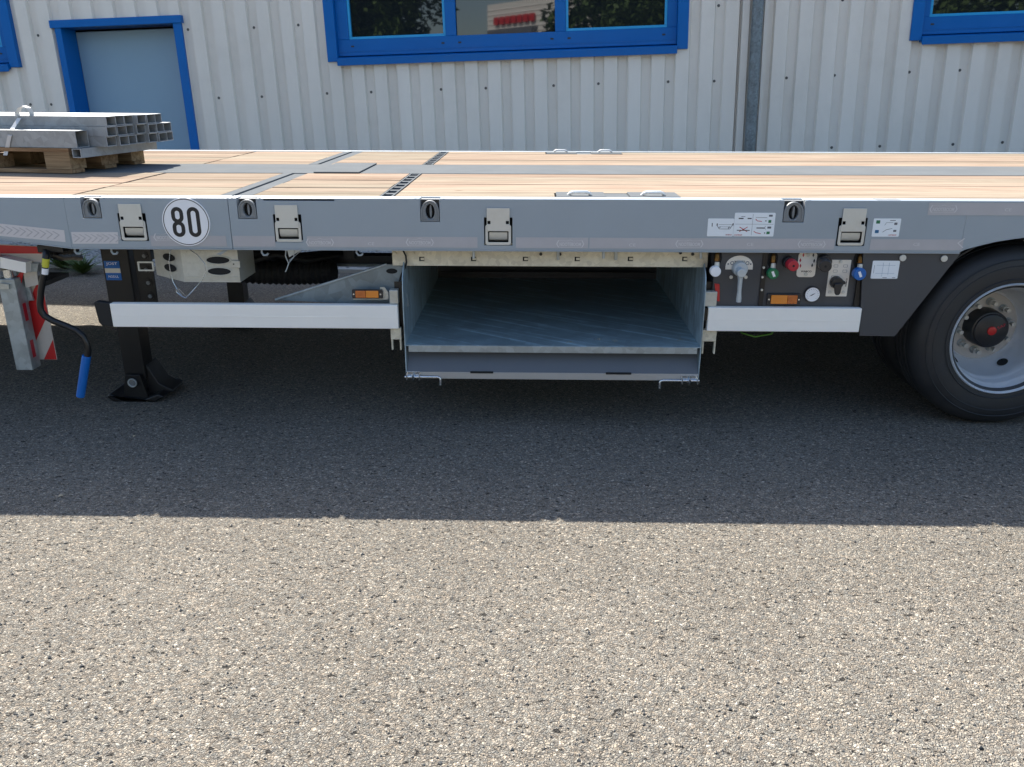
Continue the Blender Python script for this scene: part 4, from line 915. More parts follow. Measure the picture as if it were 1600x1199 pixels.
# small tray brackets
for a, b in (((612, 530), (628, 546)), ((1097, 533), (1116, 552))):
    p, q = T(a[0], a[1], Y=.02), T(b[0], b[1], Y=.02)
    MB().box(p.x, p.x+.006, .01, .03, q.z, p.z).build('bracket_fork', 'galv_beam', tr); MB().box(q.x-.006, q.x, .01, .03, q.z, p.z).build('bracket_fork', 'galv_beam', tr)
    t = T(a[0], a[1]-18, Y=.02); MB().box(p.x-.002, q.x+.001, .012, .036, p.z, t.z).build('bracket', 'galv_beam', tr, bevel=.002)
for a, b, c, d in ((608, 453, 623, 475), (1101, 455.5, 1119, 479)):
    p, q = T(a, b, Y=.02), T(c, d, Y=.02); MB().box(p.x, q.x, .014, .05, q.z, p.z).build('bracket', 'galv_box', tr, bevel=.004)
wire([(628, 388), (634, 400), (635, 410), (633, 418), (627, 430), (624, 440)], .065, .004, 'black_rubber', 'cable')
for a, b, c, d in ((616, 440, 633, 532), (1102, 440, 1110, 534)):
    p, q = T(a, b, Y=.06), T(c, d, Y=.06); MB().box(p.x, q.x, .056, .06, q.z, p.z).build('mount_or_gap_plate', 'black_steel', tr)  # black plates at the tray ends added to hide the sunlit ground behind
# white guard bars
BD = .03
def guard(ax_, bx_):
    z1 = TZ(400, 476, -.0); z0 = TZ(400, 512.5, -.0)
    o = MB().box(ax_, bx_, -.002, BD, z0, z1).build('guard_bar', 'white_alu', tr, bevel=.003)
    MB().box(ax_+.002, bx_-.002, -.0035, -.0021, z0+.0495, z0+.0505).build('guard_groove', 'white_alu', o); return o, z0, z1
g1_, gz_0, gz_1 = guard(TX(174, 492), TX(622, 494))
guard(TX(1105.5, 500), TX(1344, 503))
p = TX(149, 490)
MB().prism([(TX(174, 492)-.001, gz_0+.001), (TX(174, 492)-.001, gz_1+.002), (p+.012, gz_1+.008), (p, gz_1+.004), (p+.008, gz_0+.02), (p+.02, gz_0+.003)], -.001, BD+.002).build('end_cap', 'black_rubber', tr, bevel=.004)
# galvanised gusset
gy = .10
q = [T(430, 469, Y=gy), T(640, 480, Y=gy), T(628, 416, Y=gy), T(604, 413, Y=gy), T(575, 420, Y=gy)]
gus = MB().prism([(v.x, v.z) for v in q], gy, gy+.005).build('gusset_plate', 'galv_gusset', tr, bevel=.001)
a, b = T(430, 469, Y=gy), T(604, 413.5, Y=gy)
MB().tube([(a.x, gy+.002, a.z), (b.x, gy+.002, b.z)], .006, 8).build('gusset_edge', 'galv', gus, smooth=60)
c = T(612, 424, Y=gy-.003); MB().prism(ell(c.x, c.z, .024, .011), gy-.0015, gy-.001).build('gusset_hole', 'cavity', gus)
# marker lights
def marker(x0p, x1p, y0p, y1p, Y, lens0, lens1, flip=False):
    p, q = T(x0p, y1p, Y=Y), T(x1p, y0p, Y=Y)
    b = MB().prism(rrect(p.x, q.x, p.z, q.z, .006), Y-.010, Y).build('marker_light', 'black_plastic', tr, bevel=.002)
    l0, l1 = TX(lens0, y0p, Y), TX(lens1, y0p, Y); hgt = q.z-p.z; xs_ = l0+(l1-l0)*(.62 if flip else .45)
    MB().box(l0, xs_, Y-.018, Y-.0095, p.z+hgt*.14, q.z-hgt*.10).build('lens', 'orange_lens' if flip else 'orange_deep', b, bevel=.002)
    MB().box(xs_+.0005, l1, Y-.0175, Y-.0095, p.z+hgt*.14, q.z-hgt*.10).build('lens', 'orange_deep' if flip else 'orange_lens', b, bevel=.002)
    rc = (xs_+.3*(l1-xs_)) if flip else (l0+xs_)/2
    MB().ring(ell(rc, (p.z+q.z)/2, .008, .008, 14), ell(rc, (p.z+q.z)/2, .006, .006, 14), Y-.0195, Y-.018).build('lens_ring', 'orange_deep', b)
    for xx in ((p.x+l0)/2, (q.x+l1)/2): MB().cyl((xx, Y-.013, (p.z+q.z)/2), (xx, Y-.010, (p.z+q.z)/2), .0035, None, 8).build('screw', 'chrome', b)
quadpx([(552, 468), (607, 468), (607, 457), (601, 449), (594, 449), (594, 465), (552, 465.5)], .055, .003, 'light_bracket', 'galv_box')
marker(551, 598, 452, 466, .05, 556, 592)
# ---------------- control panel
YP = .035
cx0, cx1 = TX(1104, 430, YP), TX(1346, 430, YP); cz0, cz1 = TZ(1220, 488, YP), TZ(1220, 388, YP)
cp = MB().box(cx0+.03, cx1+.08, YP, YP+.35, cz0-.03, cz1).build('control_box', 'dark_panel', tr)
MB().box(TX(1189, 430, YP), TX(1196, 430, YP), YP-.006, YP+.0, cz0, cz1).build('divider', 'black_steel', cp)
MB().box(TX(1339, 430, YP), TX(1347, 430, YP), YP-.012, YP+.0, cz0, cz1).build('divider', 'black_steel', cp)
MB().box(cx0+.0, cx1, YP-.03, YP, cz0-.03, TZ(1220, 480, YP)).build('box_ledge', 'black_steel', cp)
sk = [T(a, b, Y=.012) for a, b in ((1349, 390), (1502, 390), (1501, 396), (1398, 526), (1343, 525))]
skp = MB().prism([(v.x, v.z) for v in sk], .012, .016).build('side_skirt', 'dark_panel', tr, bevel=.001)
def disc(px, py, r, y0, y1, m, par, name, n=20, bev=0): 
    q = T(px, py, Y=y1); return MB().cyl((q.x, y0, q.z), (q.x, y1, q.z), r, r, n).build(name, m, par, bevel=bev)
for px, py in ((1410, 403), (1474.5, 404)): disc(px, py, .0135, .004, .012, 'zinc_plate', skp, 'skirt_bolt', 16, .002)
for px, py in ((1193, 418), (1191, 433), (1190, 453)): disc(px, py, .005, YP-.012, YP-.006, 'zinc_plate', cp, 'bolt', 8)
sti, ln, bx, tx = sticker(1362, 1404, 407.5, 435.5, Y=.012, name='diagram_sticker')
ln([(.15, .75), (.85, .75)], .0008, 'ink_blue'); ln([(.15, .3), (.85, .3)], .0008, 'ink_blue'); ln([(.4, .9), (.4, .12)], .0008, 'ink_blue'); ln([(.62, .9), (.62, .2)], .0008, 'ink_blue'); ln([(.08, .75), (.08, .3)], .0012, 'ink_grey'); bx(.44, .6, .04, .07, 'ink_grey'); bx(.8, .92, .04, .07, 'ink_grey')
def coupling(px, py, capc, capx, capy, cr, label=True):
    q = T(px, py, Y=YP)
    MB().prism(ell(q.x, q.z-.002, .0225, .036), YP-.001, YP-.0004).build('port_hole', 'cavity', cp)
    MB().cyl((q.x, YP-.01, q.z+.012), (q.x, YP-.012, q.z-.002), .009, .0105, 12).cyl((q.x, YP-.012, q.z-.002), (q.x, YP-.014, q.z-.014), .0122, .0122, 6).cyl((q.x, YP-.008, q.z+.022), (q.x, YP-.01, q.z+.012), .006, .009, 10).build('brass_coupling', 'brass', cp, smooth=40)
    MB().cyl((q.x, YP-.02, q.z-.016), (q.x, YP-.022, q.z-.036), .0095, .0105, 12).build('coupling_collar', 'zinc_plate', cp, smooth=40)
    c = T(capx, capy, Y=YP-.045); r = cr
    o = MB().cyl((c.x, YP-.045, c.z), (c.x, YP-.018, c.z), r, r*1.02, 28).build('test_cap', capc, cp, bevel=.003)
    if label:
        m_ = Matrix.Rotation(R(25), 2)
        pts = [m_ @ Vector(v) for v in ((-.005, -.012), (.005, -.012), (.005, .012), (-.005, .012))]
        MB().prism([(c.x+v.x, c.z+v.y) for v in pts], YP-.0458, YP-.0452).build('cap_label', 'plate_white', o)
coupling(1119.5, 402, 'plate_white', 1118.5, 425, .0215, False); coupling(1207, 404, 'green_plastic', 1208.5, 428.5, .0225); coupling(1342, 405, 'blue_plastic', 1344, 429, .0255)
# fan shaped plaque with lever
q = T(1154.5, 419, Y=YP); rp_ = .056
pts = [(q.x-rp_, q.z-.006)]+[(q.x+rp_*math.cos(a)*1.0, q.z+.008+rp_*.78*math.sin(a)) for a in [math.pi-math.pi*i/14 for i in range(15)]]+[(q.x+rp_, q.z-.006)]
fan = MB().prism(pts, YP-.003, YP-.0005).build('valve_plaque', 'cream_plaque', cp, bevel=.0006)
text_mesh('WABCO', q.x-.022, q.x+.022, q.z+.024, q.z+.031, YP-.0032, 'ink_black', fan, bold=.03)
for dx in (-.03, .032): MB().ring(ell(q.x+dx, q.z+.021, .008, .008, 14), ell(q.x+dx, q.z+.021, .0055, .0055, 14), YP-.004, YP-.003).build('rivet', 'ink_grey', fan)
for dx in (-.046, .046): MB().box(q.x+dx-.003, q.x+dx+.003, YP-.0036, YP-.003, q.z+.014, q.z+.020).build('print_mark', 'ink_grey', fan)
hub = MB().cyl((q.x, YP-.035, q.z), (q.x, YP, q.z), .029, .031, 28).build('lever_hub', 'handle_zinc', cp, bevel=.002)
k0 = T(1157.5, 426, Y=-.02); k1 = T(1154, 472, Y=-.02)
pts = []; rs = []
for i in range(9):
    f = i/8; pts.append((k0.x+(k1.x-k0.x)*f, -.02, k0.z+(k1.z-k0.z)*f)); rs.append([.015, .012, .0095, .009, .0085, .0082, .0095, .011, .0105][i])
MB().tube(pts, rs, 12).build('lever', 'handle_zinc', cp, smooth=60)
MB().cyl((k0.x, -.038, k0.z), (k0.x, YP-.03, k0.z), .0185, .0185, 24).build('lever_boss', 'handle_zinc', cp, bevel=.003)
for px, py in ((1142, 433), (1165, 433)): disc(px, py, .0075, YP-.006, YP, 'zinc_plate', cp, 'bolt', 12, .001)
# push knobs
def knob(bx_, by_, kx, ky, m, r):
    a = T(bx_, by_, Y=YP); c = T(kx, ky, Y=YP-.10)
    MB().cyl((a.x, YP-.03, a.z), (a.x, YP, a.z), r*1.15, r*1.2, 24).build('knob_base', 'black_plastic', cp, bevel=.002)
    o = MB().cyl((c.x, YP-.10, c.z), (c.x+(a.x-c.x)*.45, YP-.055, c.z+(a.z-c.z)*.45), r, r*1.08, 28).cyl((c.x+(a.x-c.x)*.45, YP-.055, c.z+(a.z-c.z)*.45), (a.x, YP-.03, a.z), r*.7, r*.7, 16).build('push_knob', m, cp, bevel=.003)
    MB().cyl((c.x, YP-.1012, c.z), (c.x, YP-.0995, c.z), .005, None, 8).build('knob_pin', 'cavity', o)
knob(1231, 409, 1240, 416, 'red_plastic', .0215); knob(1286, 408, 1290, 416.5, 'black_plastic', .024)
q0, q1 = T(1243.5, 433, Y=YP), T(1277.5, 394.5, Y=YP)
pq = MB().prism(rrect(q0.x, q1.x, q0.z, q1.z, .014), YP-.003, YP-.0005).build('valve_plaque', 'cream_plaque', cp, bevel=.0006)
xm_ = (q0.x+q1.x)/2; h = q1.z-q0.z
text_mesh('WABCO', xm_-.022, xm_+.022, q0.z+h*.2, q0.z+h*.27, YP-.0032, 'ink_black', pq, bold=.03)
for s, t, m in ((.25, .85, 'ink_red'), (.78, .85, 'ink_black'), (.16, .42, 'ink_red'), (.78, .44, 'ink_black'), (.86, .62, 'ink_black'), (.12, .64, 'ink_red')):
    xx, zz_ = q0.x+(q1.x-q0.x)*s, q0.z+h*t
    MB().add([(xx-.004, YP-.0034, zz_+.004), (xx+.004, YP-.0034, zz_+.004), (xx, YP-.0034, zz_-.005), (xx-.001, YP-.0034, zz_+.012), (xx+.001, YP-.0034, zz_+.012)], [(0, 1, 2), (0, 1, 4, 3)]).build('print_arrow', m, pq, fix=False)
for z_ in (q0.z+.012, q1.z-.010): MB().cyl((xm_, YP-.008, z_), (xm_, YP-.003, z_), .0075, None, 12).build('bolt', 'zinc_plate', pq, bevel=.001)
a, b, c, d = T(1295.5, 406, Y=YP), T(1329, 406, Y=YP), T(1323.5, 464, Y=YP), T(1291, 463, Y=YP)
xa_, xb_ = (a.x+d.x)/2, (b.x+c.x)/2
pq = MB().prism(rrect(xa_, xb_, d.z, a.z, .003), YP-.003, YP-.0005).build('valve_plaque', 'cream_plaque', cp, bevel=.0006)
h = a.z-d.z; wq = xb_-xa_
text_mesh('WABCO', xa_+wq*.86, xa_+wq*.93, d.z+h*.27, d.z+h*.5, YP-.0032, 'ink_black', pq, rot=True, bold=.03)
for s, t in ((.2, .8), (.65, .8), (.2, .66), (.65, .66), (.15, .5)): MB().ring(rrect(xa_+wq*s, xa_+wq*(s+.2), d.z+h*t, d.z+h*(t+.07), .002, 2), rrect(xa_+wq*s+.001, xa_+wq*(s+.2)-.001, d.z+h*t+.001, d.z+h*(t+.07)-.001, .0015, 2), YP-.0036, YP-.003).build('print_symbol', 'ink_grey', pq)
for s, t in ((.5, .955), (.17, .12), (.8, .12)): MB().cyl((xa_+wq*s, YP-.008, d.z+h*t), (xa_+wq*s, YP-.003, d.z+h*t), .0065, None, 12).build('bolt', 'zinc_plate', pq, bevel=.001)
kc = T(1309, 443, Y=YP-.03); kt = T(1307, 459, Y=YP-.03)
MB().cyl((kc.x, YP-.032, kc.z), (kc.x, YP-.003, kc.z), .024, .026, 24).build('rotary_lever', 'black_plastic', cp, bevel=.003)
MB().prism([(kc.x-.018, kc.z), (kc.x+.016, kc.z+.004), (kt.x+.011, kt.z+.004), (kt.x+.006, kt.z-.004), (kt.x-.006, kt.z-.004), (kt.x-.011, kt.z+.004)], YP-.044, YP-.033).build('rotary_lever', 'black_plastic', cp, bevel=.003)
MB().prism([(kc.x-.004, kc.z-.018), (kc.x+.034, kc.z-.002), (kc.x+.03, kc.z+.008), (kc.x, kc.z+.018)], YP-.030, YP-.006).build('rotary_lever', 'black_plastic', cp, bevel=.003)
gq = T(1269.5, 460.5, Y=YP-.012)
ga = MB().cyl((gq.x, YP-.012, gq.z), (gq.x, YP, gq.z), .033, .033, 36).build('pressure_gauge', 'black_plastic', cp, bevel=.002)
MB().cyl((gq.x, YP-.0128, gq.z), (gq.x, YP-.0122, gq.z), .0295, None, 36).build('gauge_face', 'plate_white', ga)
tk = MB()
for i in range(15):
    a = R(225-i*270/14); r0, r1 = .021, .0255; tk.add([(gq.x+math.cos(a)*r0-math.sin(a)*.0006, YP-.0131, gq.z+math.sin(a)*r0+math.cos(a)*.0006), (gq.x+math.cos(a)*r0+math.sin(a)*.0006, YP-.0131, gq.z+math.sin(a)*r0-math.cos(a)*.0006), (gq.x+math.cos(a)*r1+math.sin(a)*.0006, YP-.0131, gq.z+math.sin(a)*r1-math.cos(a)*.0006), (gq.x+math.cos(a)*r1-math.sin(a)*.0006, YP-.0131, gq.z+math.sin(a)*r1+math.cos(a)*.0006)], [(0, 1, 2, 3)])
tk.build('gauge_ticks', 'ink_grey', ga, fix=False)
MB().add([(gq.x-.014, YP-.0134, gq.z-.008), (gq.x-.002, YP-.0134, gq.z-.004), (gq.x+.012, YP-.0134, gq.z+.006), (gq.x+.002, YP-.0134, gq.z+.003)], [(0, 1, 2, 3)]).build('gauge_needle', 'ink_black', ga, fix=False)
marker(1196.5, 1251, 458.5, 476, YP-.001, 1204, 1245, True)
MB().prism([(v.x, v.z) for v in (T(1116, 443, Y=YP-.002), T(1124, 444, Y=YP-.002), T(1124, 471, Y=YP-.002), T(1120, 470, Y=YP-.002))], YP-.006, YP-.002).build('red_reflector', 'red_paint', cp)
MB().tube([T(1152, 512, Y=.2), T(1160, 521, Y=.15), T(1180, 526.5, Y=.13), T(1205, 522, Y=.15), T(1213, 512, Y=.2)], .0035, 8).build('green_hose', 'green_hose', tr, smooth=60)

# ---------------- landing leg
def leg(xc, yc, far=False):
    zg = -math.tan(TILT)*yc
    hw = .062
    o = MB().box(xc-hw, xc+hw, yc-.06, yc+.06, .42, .93).build('landing_leg', 'black_steel', tr, bevel=.006)
    MB().box(xc-.05, xc+.05, yc-.048, yc+.048, zg+.10, .42).build('inner_leg', 'black_steel', o, bevel=.004)
    MB().prism([(xc-.035, zg+.13), (xc+.035, zg+.13), (xc+.06, zg+.01), (xc-.06, zg+.01)], yc-.075, yc-.055).build('foot_bracket', 'black_steel', o, bevel=.003)
    MB().prism([(xc-.035, zg+.13), (xc+.035, zg+.13), (xc+.06, zg+.01), (xc-.06, zg+.01)], yc+.055, yc+.075).build('foot_bracket', 'black_steel', o, bevel=.003)
    MB().prism([(xc-.13, zg+.03), (xc-.11, zg+.045), (xc-.05, zg+.018), (xc+.05, zg+.018), (xc+.12, zg+.045), (xc+.15, zg+.03), (xc+.1, zg+.003), (xc-.1, zg+.003)], yc-.10, yc+.14).build('foot_pad', 'black_steel', o, bevel=.008)
    MB().prism([(xc+.045, zg+.17), (xc+.062, zg+.15), (xc+.10, zg+.075), (xc+.165, zg+.04), (xc+.165, zg+.028), (xc+.045, zg+.012)], yc-.03, yc+.09).build('foot_wing', 'black_steel', o, bevel=.008)
    MB().cyl((xc, yc-.084, zg+.095), (xc, yc-.074, zg+.095), .019, None, 20).build('foot_pin', 'chrome', o, bevel=.002)
    MB().ring(ell(xc, zg+.095, .022, .022, 20), ell(xc, zg+.095, .017, .017, 20), yc-.088, yc-.083).build('pin_ring', 'galv', o)
    return o, zg
YL = .36
xL = T(190, 470, Y=YL-.06).x
lg, zg = leg(xL, YL)
s0_, s1_ = T(160.5, 408, Y=YL-.062), T(184, 438, Y=YL-.062)
xx0 = xL-.052
st = MB().box(xx0, xx0+.07, YL-.0625, YL-.0603, s1_.z, s0_.z).build('type_label', 'grip_blue', lg)
hq = s0_.z-s1_.z; MB().box(xx0, xx0+.07, YL-.0632, YL-.0626, s1_.z+hq*.38, s1_.z+hq*.62).build('label_band', 'zinc_plate', st)
text_mesh('JOST', xx0+.01, xx0+.06, s1_.z+hq*.76, s1_.z+hq*.93, YL-.0628, 'plate_white', st)
text_mesh('MODUL', xx0+.012, xx0+.058, s1_.z+hq*.12, s1_.z+hq*.25, YL-.0628, 'plate_white', st)
pp = MB().box(xL+.075, xL+.155, YL-.035, YL-.027, .40, .93).build('mount_or_gap_plate', 'black_steel', lg, bevel=.002)
for i in range(6):
    for dx in ((.125,) if i else (.125,)):
        zz_ = .43+i*.062; MB().ring(ell(xL+dx, zz_, .018, .018, 18), ell(xL+dx, zz_, .0115, .0115, 18), YL-.04, YL-.035).build('bolt_hole', 'black_steel', pp); MB().cyl((xL+dx, YL-.042, zz_), (xL+dx, YL-.036, zz_), .009, None, 8).build('bolt', 'zinc_plate' if i in (0,) else 'cast_grey', pp)
YF = 1.75
xF = T(368, 470, Y=YF-.06).x; leg(xF, YF, True)
MB().box(xL-.02, xL+.02, YL, YF, .6, .64).build('leg_crossbar', 'black_steel', tr)
# crank handle
YC = -.01
cr_px = [(72, 388), (72, 400), (69, 425), (64, 455), (62.5, 475), (64, 486), (70, 494), (84, 502), (105, 510), (120, 517), (130, 526), (136, 538), (138, 548), (136, 560)]
ck = MB().tube([T(a, b, Y=YC+(.06 if b < 395 else 0)) for a, b in cr_px], .0135, 12).build('crank_handle', 'black_steel', tr, smooth=60)
MB().cyl(T(135.3, 556, Y=YC), T(125.5, 620, Y=YC), .0185, .0175, 20).build('crank_grip', 'grip_blue', ck, bevel=.003)
MB().cyl(T(72, 404, Y=YC), T(70.7, 417, Y=YC), .0142, None, 14).build('crank_tag', 'yellow_tag', ck, smooth=50)
MB().cyl(T(70.5, 419, Y=YC), T(69.5, 428, Y=YC), .0142, None, 14).build('crank_tag', 'plate_white', ck, smooth=50)
MB().box(TX(64, 388, .05), TX(104, 388, .05), .02, .12, TZ(70, 393, .05), .78).build('crank_bracket', 'black_steel', tr, bevel=.004)
MB().tube([T(76, 396, Y=.05), T(95, 402, Y=.2), T(110, 400, Y=.4), T(124, 402, Y=.6)], .018, 8).build('gear_shaft', 'black_steel', tr, smooth=60)
for i in range(7): q = T(88+i*5, 391+2*(i % 2), Y=.12); MB().cyl((q.x, .10, q.z), (q.x, .13, q.z), .012, None, 8).build('chain_link', 'black_steel', tr)

# ---------------- wheels
xw = T(1487, 523, Y=.045).x+.243; zw = .395
def wheel(xc, yo, zc, flip=1, inner=False):
    f = flip
    tyre = [(.222, .015), (.232, .004), (.25, .0), (.30, -.006), (.335, -.004), (.362, .008), (.380, .022), (.392, .040), (.395, .055)]
    for g_ in (.085, .125, .165): tyre += [(.3955, g_-.006), (.386, g_-.004), (.386, g_+.004), (.3955, g_+.006)]
    tyre += [(.395, .195), (.388, .214), (.365, .236), (.30, .248), (.25, .243), (.222, .23)]
    wroot = MB().lathe([(r, y*f) for r, y in tyre], (xc, yo, zc), 96).build('wheel' if False else 'tyre', 'tyre_rubber', tr, smooth=50)
    for r0 in (.345, .318, .262):
        MB().lathe([(r0-.002, .0), (r0, -.0018*f), (r0+.002, 0)], (xc, yo-.0052*f, zc), 96).build('sidewall_ring', 'tyre_rubber', wroot, smooth=50)
        ro = MB().lathe([(.2435, .012), (.2445, .0), (.240, -.0065), (.236, -.002), (.230, .010), (.224, .022), (.2215, .034), (.212, .042), (.2085, .054), (.2085, .080), (.204, .088), (.199, .094), (.1985, .12), (.196, .150), (.189, .180), (.178, .205), (.168, .222), (.160, .228), (.154, .226)], (xc, yo, zc), 96).build('rim', 'rim_paint', wroot, smooth=50)
    if inner: return wroot
    face = MB(); n = 96
    face.lathe([(.154, .2262), (.149, .2235), (.06, .2235)], (xc, yo, zc), n); face.build('rim_face', 'rim_face', wroot, smooth=30); dd = .068
    for k in range(10):
        a = R(k*36+10); x_, z_ = xc+.1125*math.cos(a), zc+.1125*math.sin(a)
        MB().cyl((x_, yo+dd+.150, z_), (x_, yo+dd+.1557, z_), .019, None, 20).build('nut_washer', 'galv', wroot, bevel=.001)
        MB().cyl((x_, yo+dd+.128, z_), (x_, yo+dd+.151, z_), .0155, None, 6).cyl((x_, yo+dd+.104, z_), (x_, yo+dd+.128, z_), .0095, None, 12).build('wheel_nut', 'nut_steel', wroot)
    for k in range(5):
        a = R(k*72-58); x_, z_ = xc+.1885*math.cos(a), zc+.1885*math.sin(a)
        d = Vector((math.cos(a), 0, math.sin(a)))
        e = Vector((-d.z, 0, d.x)); nrm = Vector((-d.x*.93, -.36, -d.z*.93)).normalized(); up = nrm.cross(e).normalized()
        c = Vector((x_, yo+.178, z_))+nrm*.0055
        MB().add([c+e*math.cos(2*math.pi*i/20)*.023+up*math.sin(2*math.pi*i/20)*.020 for i in range(20)], [tuple(range(20))]).build('hand_hole', 'cavity', wroot, fix=False)
    cap = MB().lathe([(.086, .225), (.086, .20), (.082, .155), (.0795, .150), (.074, .148)], (xc, yo, zc), 48).lathe([(.0735, .150), (.0720, .142), (.066, .138), (.0, .138)], (xc, yo, zc), 48)
    hc_ = cap.build('hub_cap', 'black_plastic', wroot, smooth=40)
    MB().lathe([(.020, .1375), (.019, .1335), (.015, .132), (.0, .132)], (xc, yo, zc), 28).build('hub_badge', 'red_paint', wroot, smooth=40)
    tm = text_mesh('SAF', 0, .036, 0, .013, 0, 'ink_red', wroot)
    for v in tm.data.vertices:
        a = R(28); x_, z_ = v.co.x+.026, v.co.z-.0065
        v.co = (xc+x_*math.cos(a)-z_*math.sin(a), yo+.1375+v.co.y, zc+x_*math.sin(a)+z_*math.cos(a))
    return wroot
for xx in (xw, xw+1.31):
    wheel(xx, .045, zw); wheel(xx, .045+.285, zw, inner=True)
    wheel(xx, DW-.045-.26-.3, zw-.07, inner=True); wheel(xx, DW-.045-.25, zw-.07, inner=True)
    MB().cyl((xx, .35, zw), (xx, DW-.35, zw-.07), .06, None, 16).build('axle', 'black_steel', tr)
    MB().lathe([(.455, .03), (.458, .03), (.458, .6), (.455, .6)], (0, 0, 0), 4)
    ag = MB(); n = 20
    for i in range(n):
        a0, a1 = R(15+150*i/n), R(15+150*(i+1)/n); r0, r1 = .455, .462
        ag.add([(xx+r*math.cos(a), y, zw+r*math.sin(a)) for a in (a0, a1) for r in (r0, r1) for y in (.02, .62)], [(0, 1, 5, 4), (2, 6, 7, 3), (0, 4, 6, 2), (1, 3, 7, 5)])
    ag.build('mudguard', 'black_rubber', tr)

# ================================================================== WARNING BOARD GEAR under the front
wb = thing('warning_board', 'red and white striped board on a galvanised slotted square post hanging under the trailer front', 'warning board', mw=G)
YW = .12
def qpx(pts, Y0, Y1, nm, m, par, bev=0):
    q = [T(a, b, Y=Y0) for a, b in pts]; return MB().prism([(v.x, v.z) for v in q], Y0, Y1).build(nm, m, par, bevel=bev)
a, b = T(4, 452, Y=YW), T(47, 578, Y=YW)
pxa, pxb = T(15, 500, Y=YW), T(39, 560, Y=YW)
x0 = T(22, 530, Y=YW).x; ztop = T(5, 447, Y=YW).z; zbot = T(38, 579, Y=YW).z; wq_ = .075
MB().box(x0-.02, x0+wq_-.02, YW, YW+.07, zbot, ztop+.03).build('post', 'galv', wb, bevel=.004)
for py in (488, 545):
    zc_ = T(45, py, Y=YW+.03).z; MB().box(x0+wq_-.0202, x0+wq_-.0185, YW+.022, YW+.045, zc_-.04, zc_+.04).build('slot', 'red_plastic', wb, bevel=.0005)
Yb = YW+.09
zt_b, zb_b = T(60, 440, Y=Yb).z, T(78, 562, Y=Yb).z; xb0, xb1 = x0+.035, T(88, 556, Y=Yb).x
brd = MB().box(xb0, xb1, Yb, Yb+.004, zb_b, zt_b).build('board', 'board_white', wb)
def clip_band(x0, x1, z0, z1, c, wdt):      # diagonal stripe x+z*k within rectangle
    # polygon clip of strip c<= (x-x0)+(z-z0)*0.62 <= c+wdt
    poly = [(x0, z0), (x1, z0), (x1, z1), (x0, z1)]
    def f(p): return (p[0]-x0)-(p[1]-z0)*0.62
    for lim, s in ((c, 1), (c+wdt, -1)):
        out = []
        for i in range(len(poly)):
            p, q = poly[i], poly[(i+1) % len(poly)]; fp, fq = s*(f(p)-lim), s*(f(q)-lim)
            if fp >= 0: out.append(p)
            if fp*fq < 0: t = fp/(fp-fq); out.append((p[0]+(q[0]-p[0])*t, p[1]+(q[1]-p[1])*t))
        poly = out
        if len(poly) < 3: return None
    return poly
for c in (-.42, -.235, -.05, .1):
    pl_ = clip_band(xb0+.001, xb1-.001, zb_b+.001, zt_b-.001, c+.075, .11)
    if pl_: MB().prism(pl_, Yb-.0012, Yb-.0002).build('red_stripe', 'red_paint', brd)
qpx([(0, 443), (14, 445), (14, 452), (0, 452)], YW-.01, YW, 'clamp', 'galv_box', wb)
q = T(7, 430, Y=YW); MB().cyl((q.x, YW+.03, q.z-.04), (q.x, YW+.03, q.z+.02), .02, None, 12).build('post_pin', 'chrome', wb, bevel=.002)
qpx([(22, 415), (37, 418), (52, 470), (36, 470)], YW+.07, YW+.08, 'hanger_arm', 'galv', wb)
MB().box(x0+.0, x0+.10, Yb+.03, Yb+.26, T(80, 445, Y=.3).z, T(80, 438, Y=.3).z).build('slide_arm', 'black_steel', wb)
wb2 = thing('marker_board', 'folded red and white marker board lying flat above a pale crossbar under the deck edge', 'warning board', mw=G)
bb = qpx([(-80, 378), (68, 385.5), (66, 414), (-80, 395)], .16, .164, 'board', 'board_white', wb2)
qpx([(-80, 380), (66, 386), (65, 396.5), (-80, 396)], .1585, .1598, 'red_stripe', 'red_paint', bb)
qpx([(-80, 395), (0, 402), (0, 425), (-80, 412)], .10, .15, 'crossbar', 'galv_box', wb2, .002)
qpx([(0, 402), (40.5, 410.5), (40.5, 427.5), (0, 419)], .10, .15, 'crossbar', 'white_alu', wb2, .002)
qpx([(42, 411), (60, 412), (58, 425), (42, 426)], .14, .2, 'end_bracket', 'galv', wb2, .002)
q = T(34, 435, Y=.15); 
qpx([(36, 424), (57, 424), (60, 445), (40, 450)], .17, .175, 'rear_plate', 'board_white', wb2)
qpx([(33, 424), (37, 424), (33, 445), (20, 440)], .165, .169, 'red_flag', 'red_paint', wb2)

# ================================================================== PALLET WITH TUBES
c0 = T(113, 272, Z=HD); c1 = T(227, 255.5, Z=HD)
dirY = Vector((c1.x-c0.x, c1.y-c0.y, 0)); pw = dirY.length; dirY.normalize(); dirX = Vector((dirY.y, -dirY.x, 0))
print('pallet width', pw, 'dir', dirX, 'yn1', yn1, 'yf0', yf0, 'ZB', ZB_, 'pitch', pitch, 'door w', dr-dl, 'door top', dt, 'sill', w1b, 'tray', zf, TB, 'WALL y0', base0, 'wheel', xw, 'r80', r80, 'BW', BW)
PM = G @ Matrix(((dirX.x, dirY.x, 0, c0.x), (dirX.y, dirY.y, 0, c0.y), (0, 0, 1, HD+0.0015), (0, 0, 0, 1)))
PW = pw; PL = 1.2; SCZ = 0.86
pal = thing('pallet', 'wooden pallet carrying the galvanised tubes on the trailer deck', 'pallet', mw=PM)
for xx in (-.10, -PL/2+.0725-.0, -PL+.045-.0):
    for yy in (0, PW/2-.0725, PW-.12):
        MB().box(xx-.045, xx+.10, yy, yy+(.12 if yy != PW/2-.0725 else .145), .0195, .0865).build('block', 'pallet_wood', pal, bevel=.002)
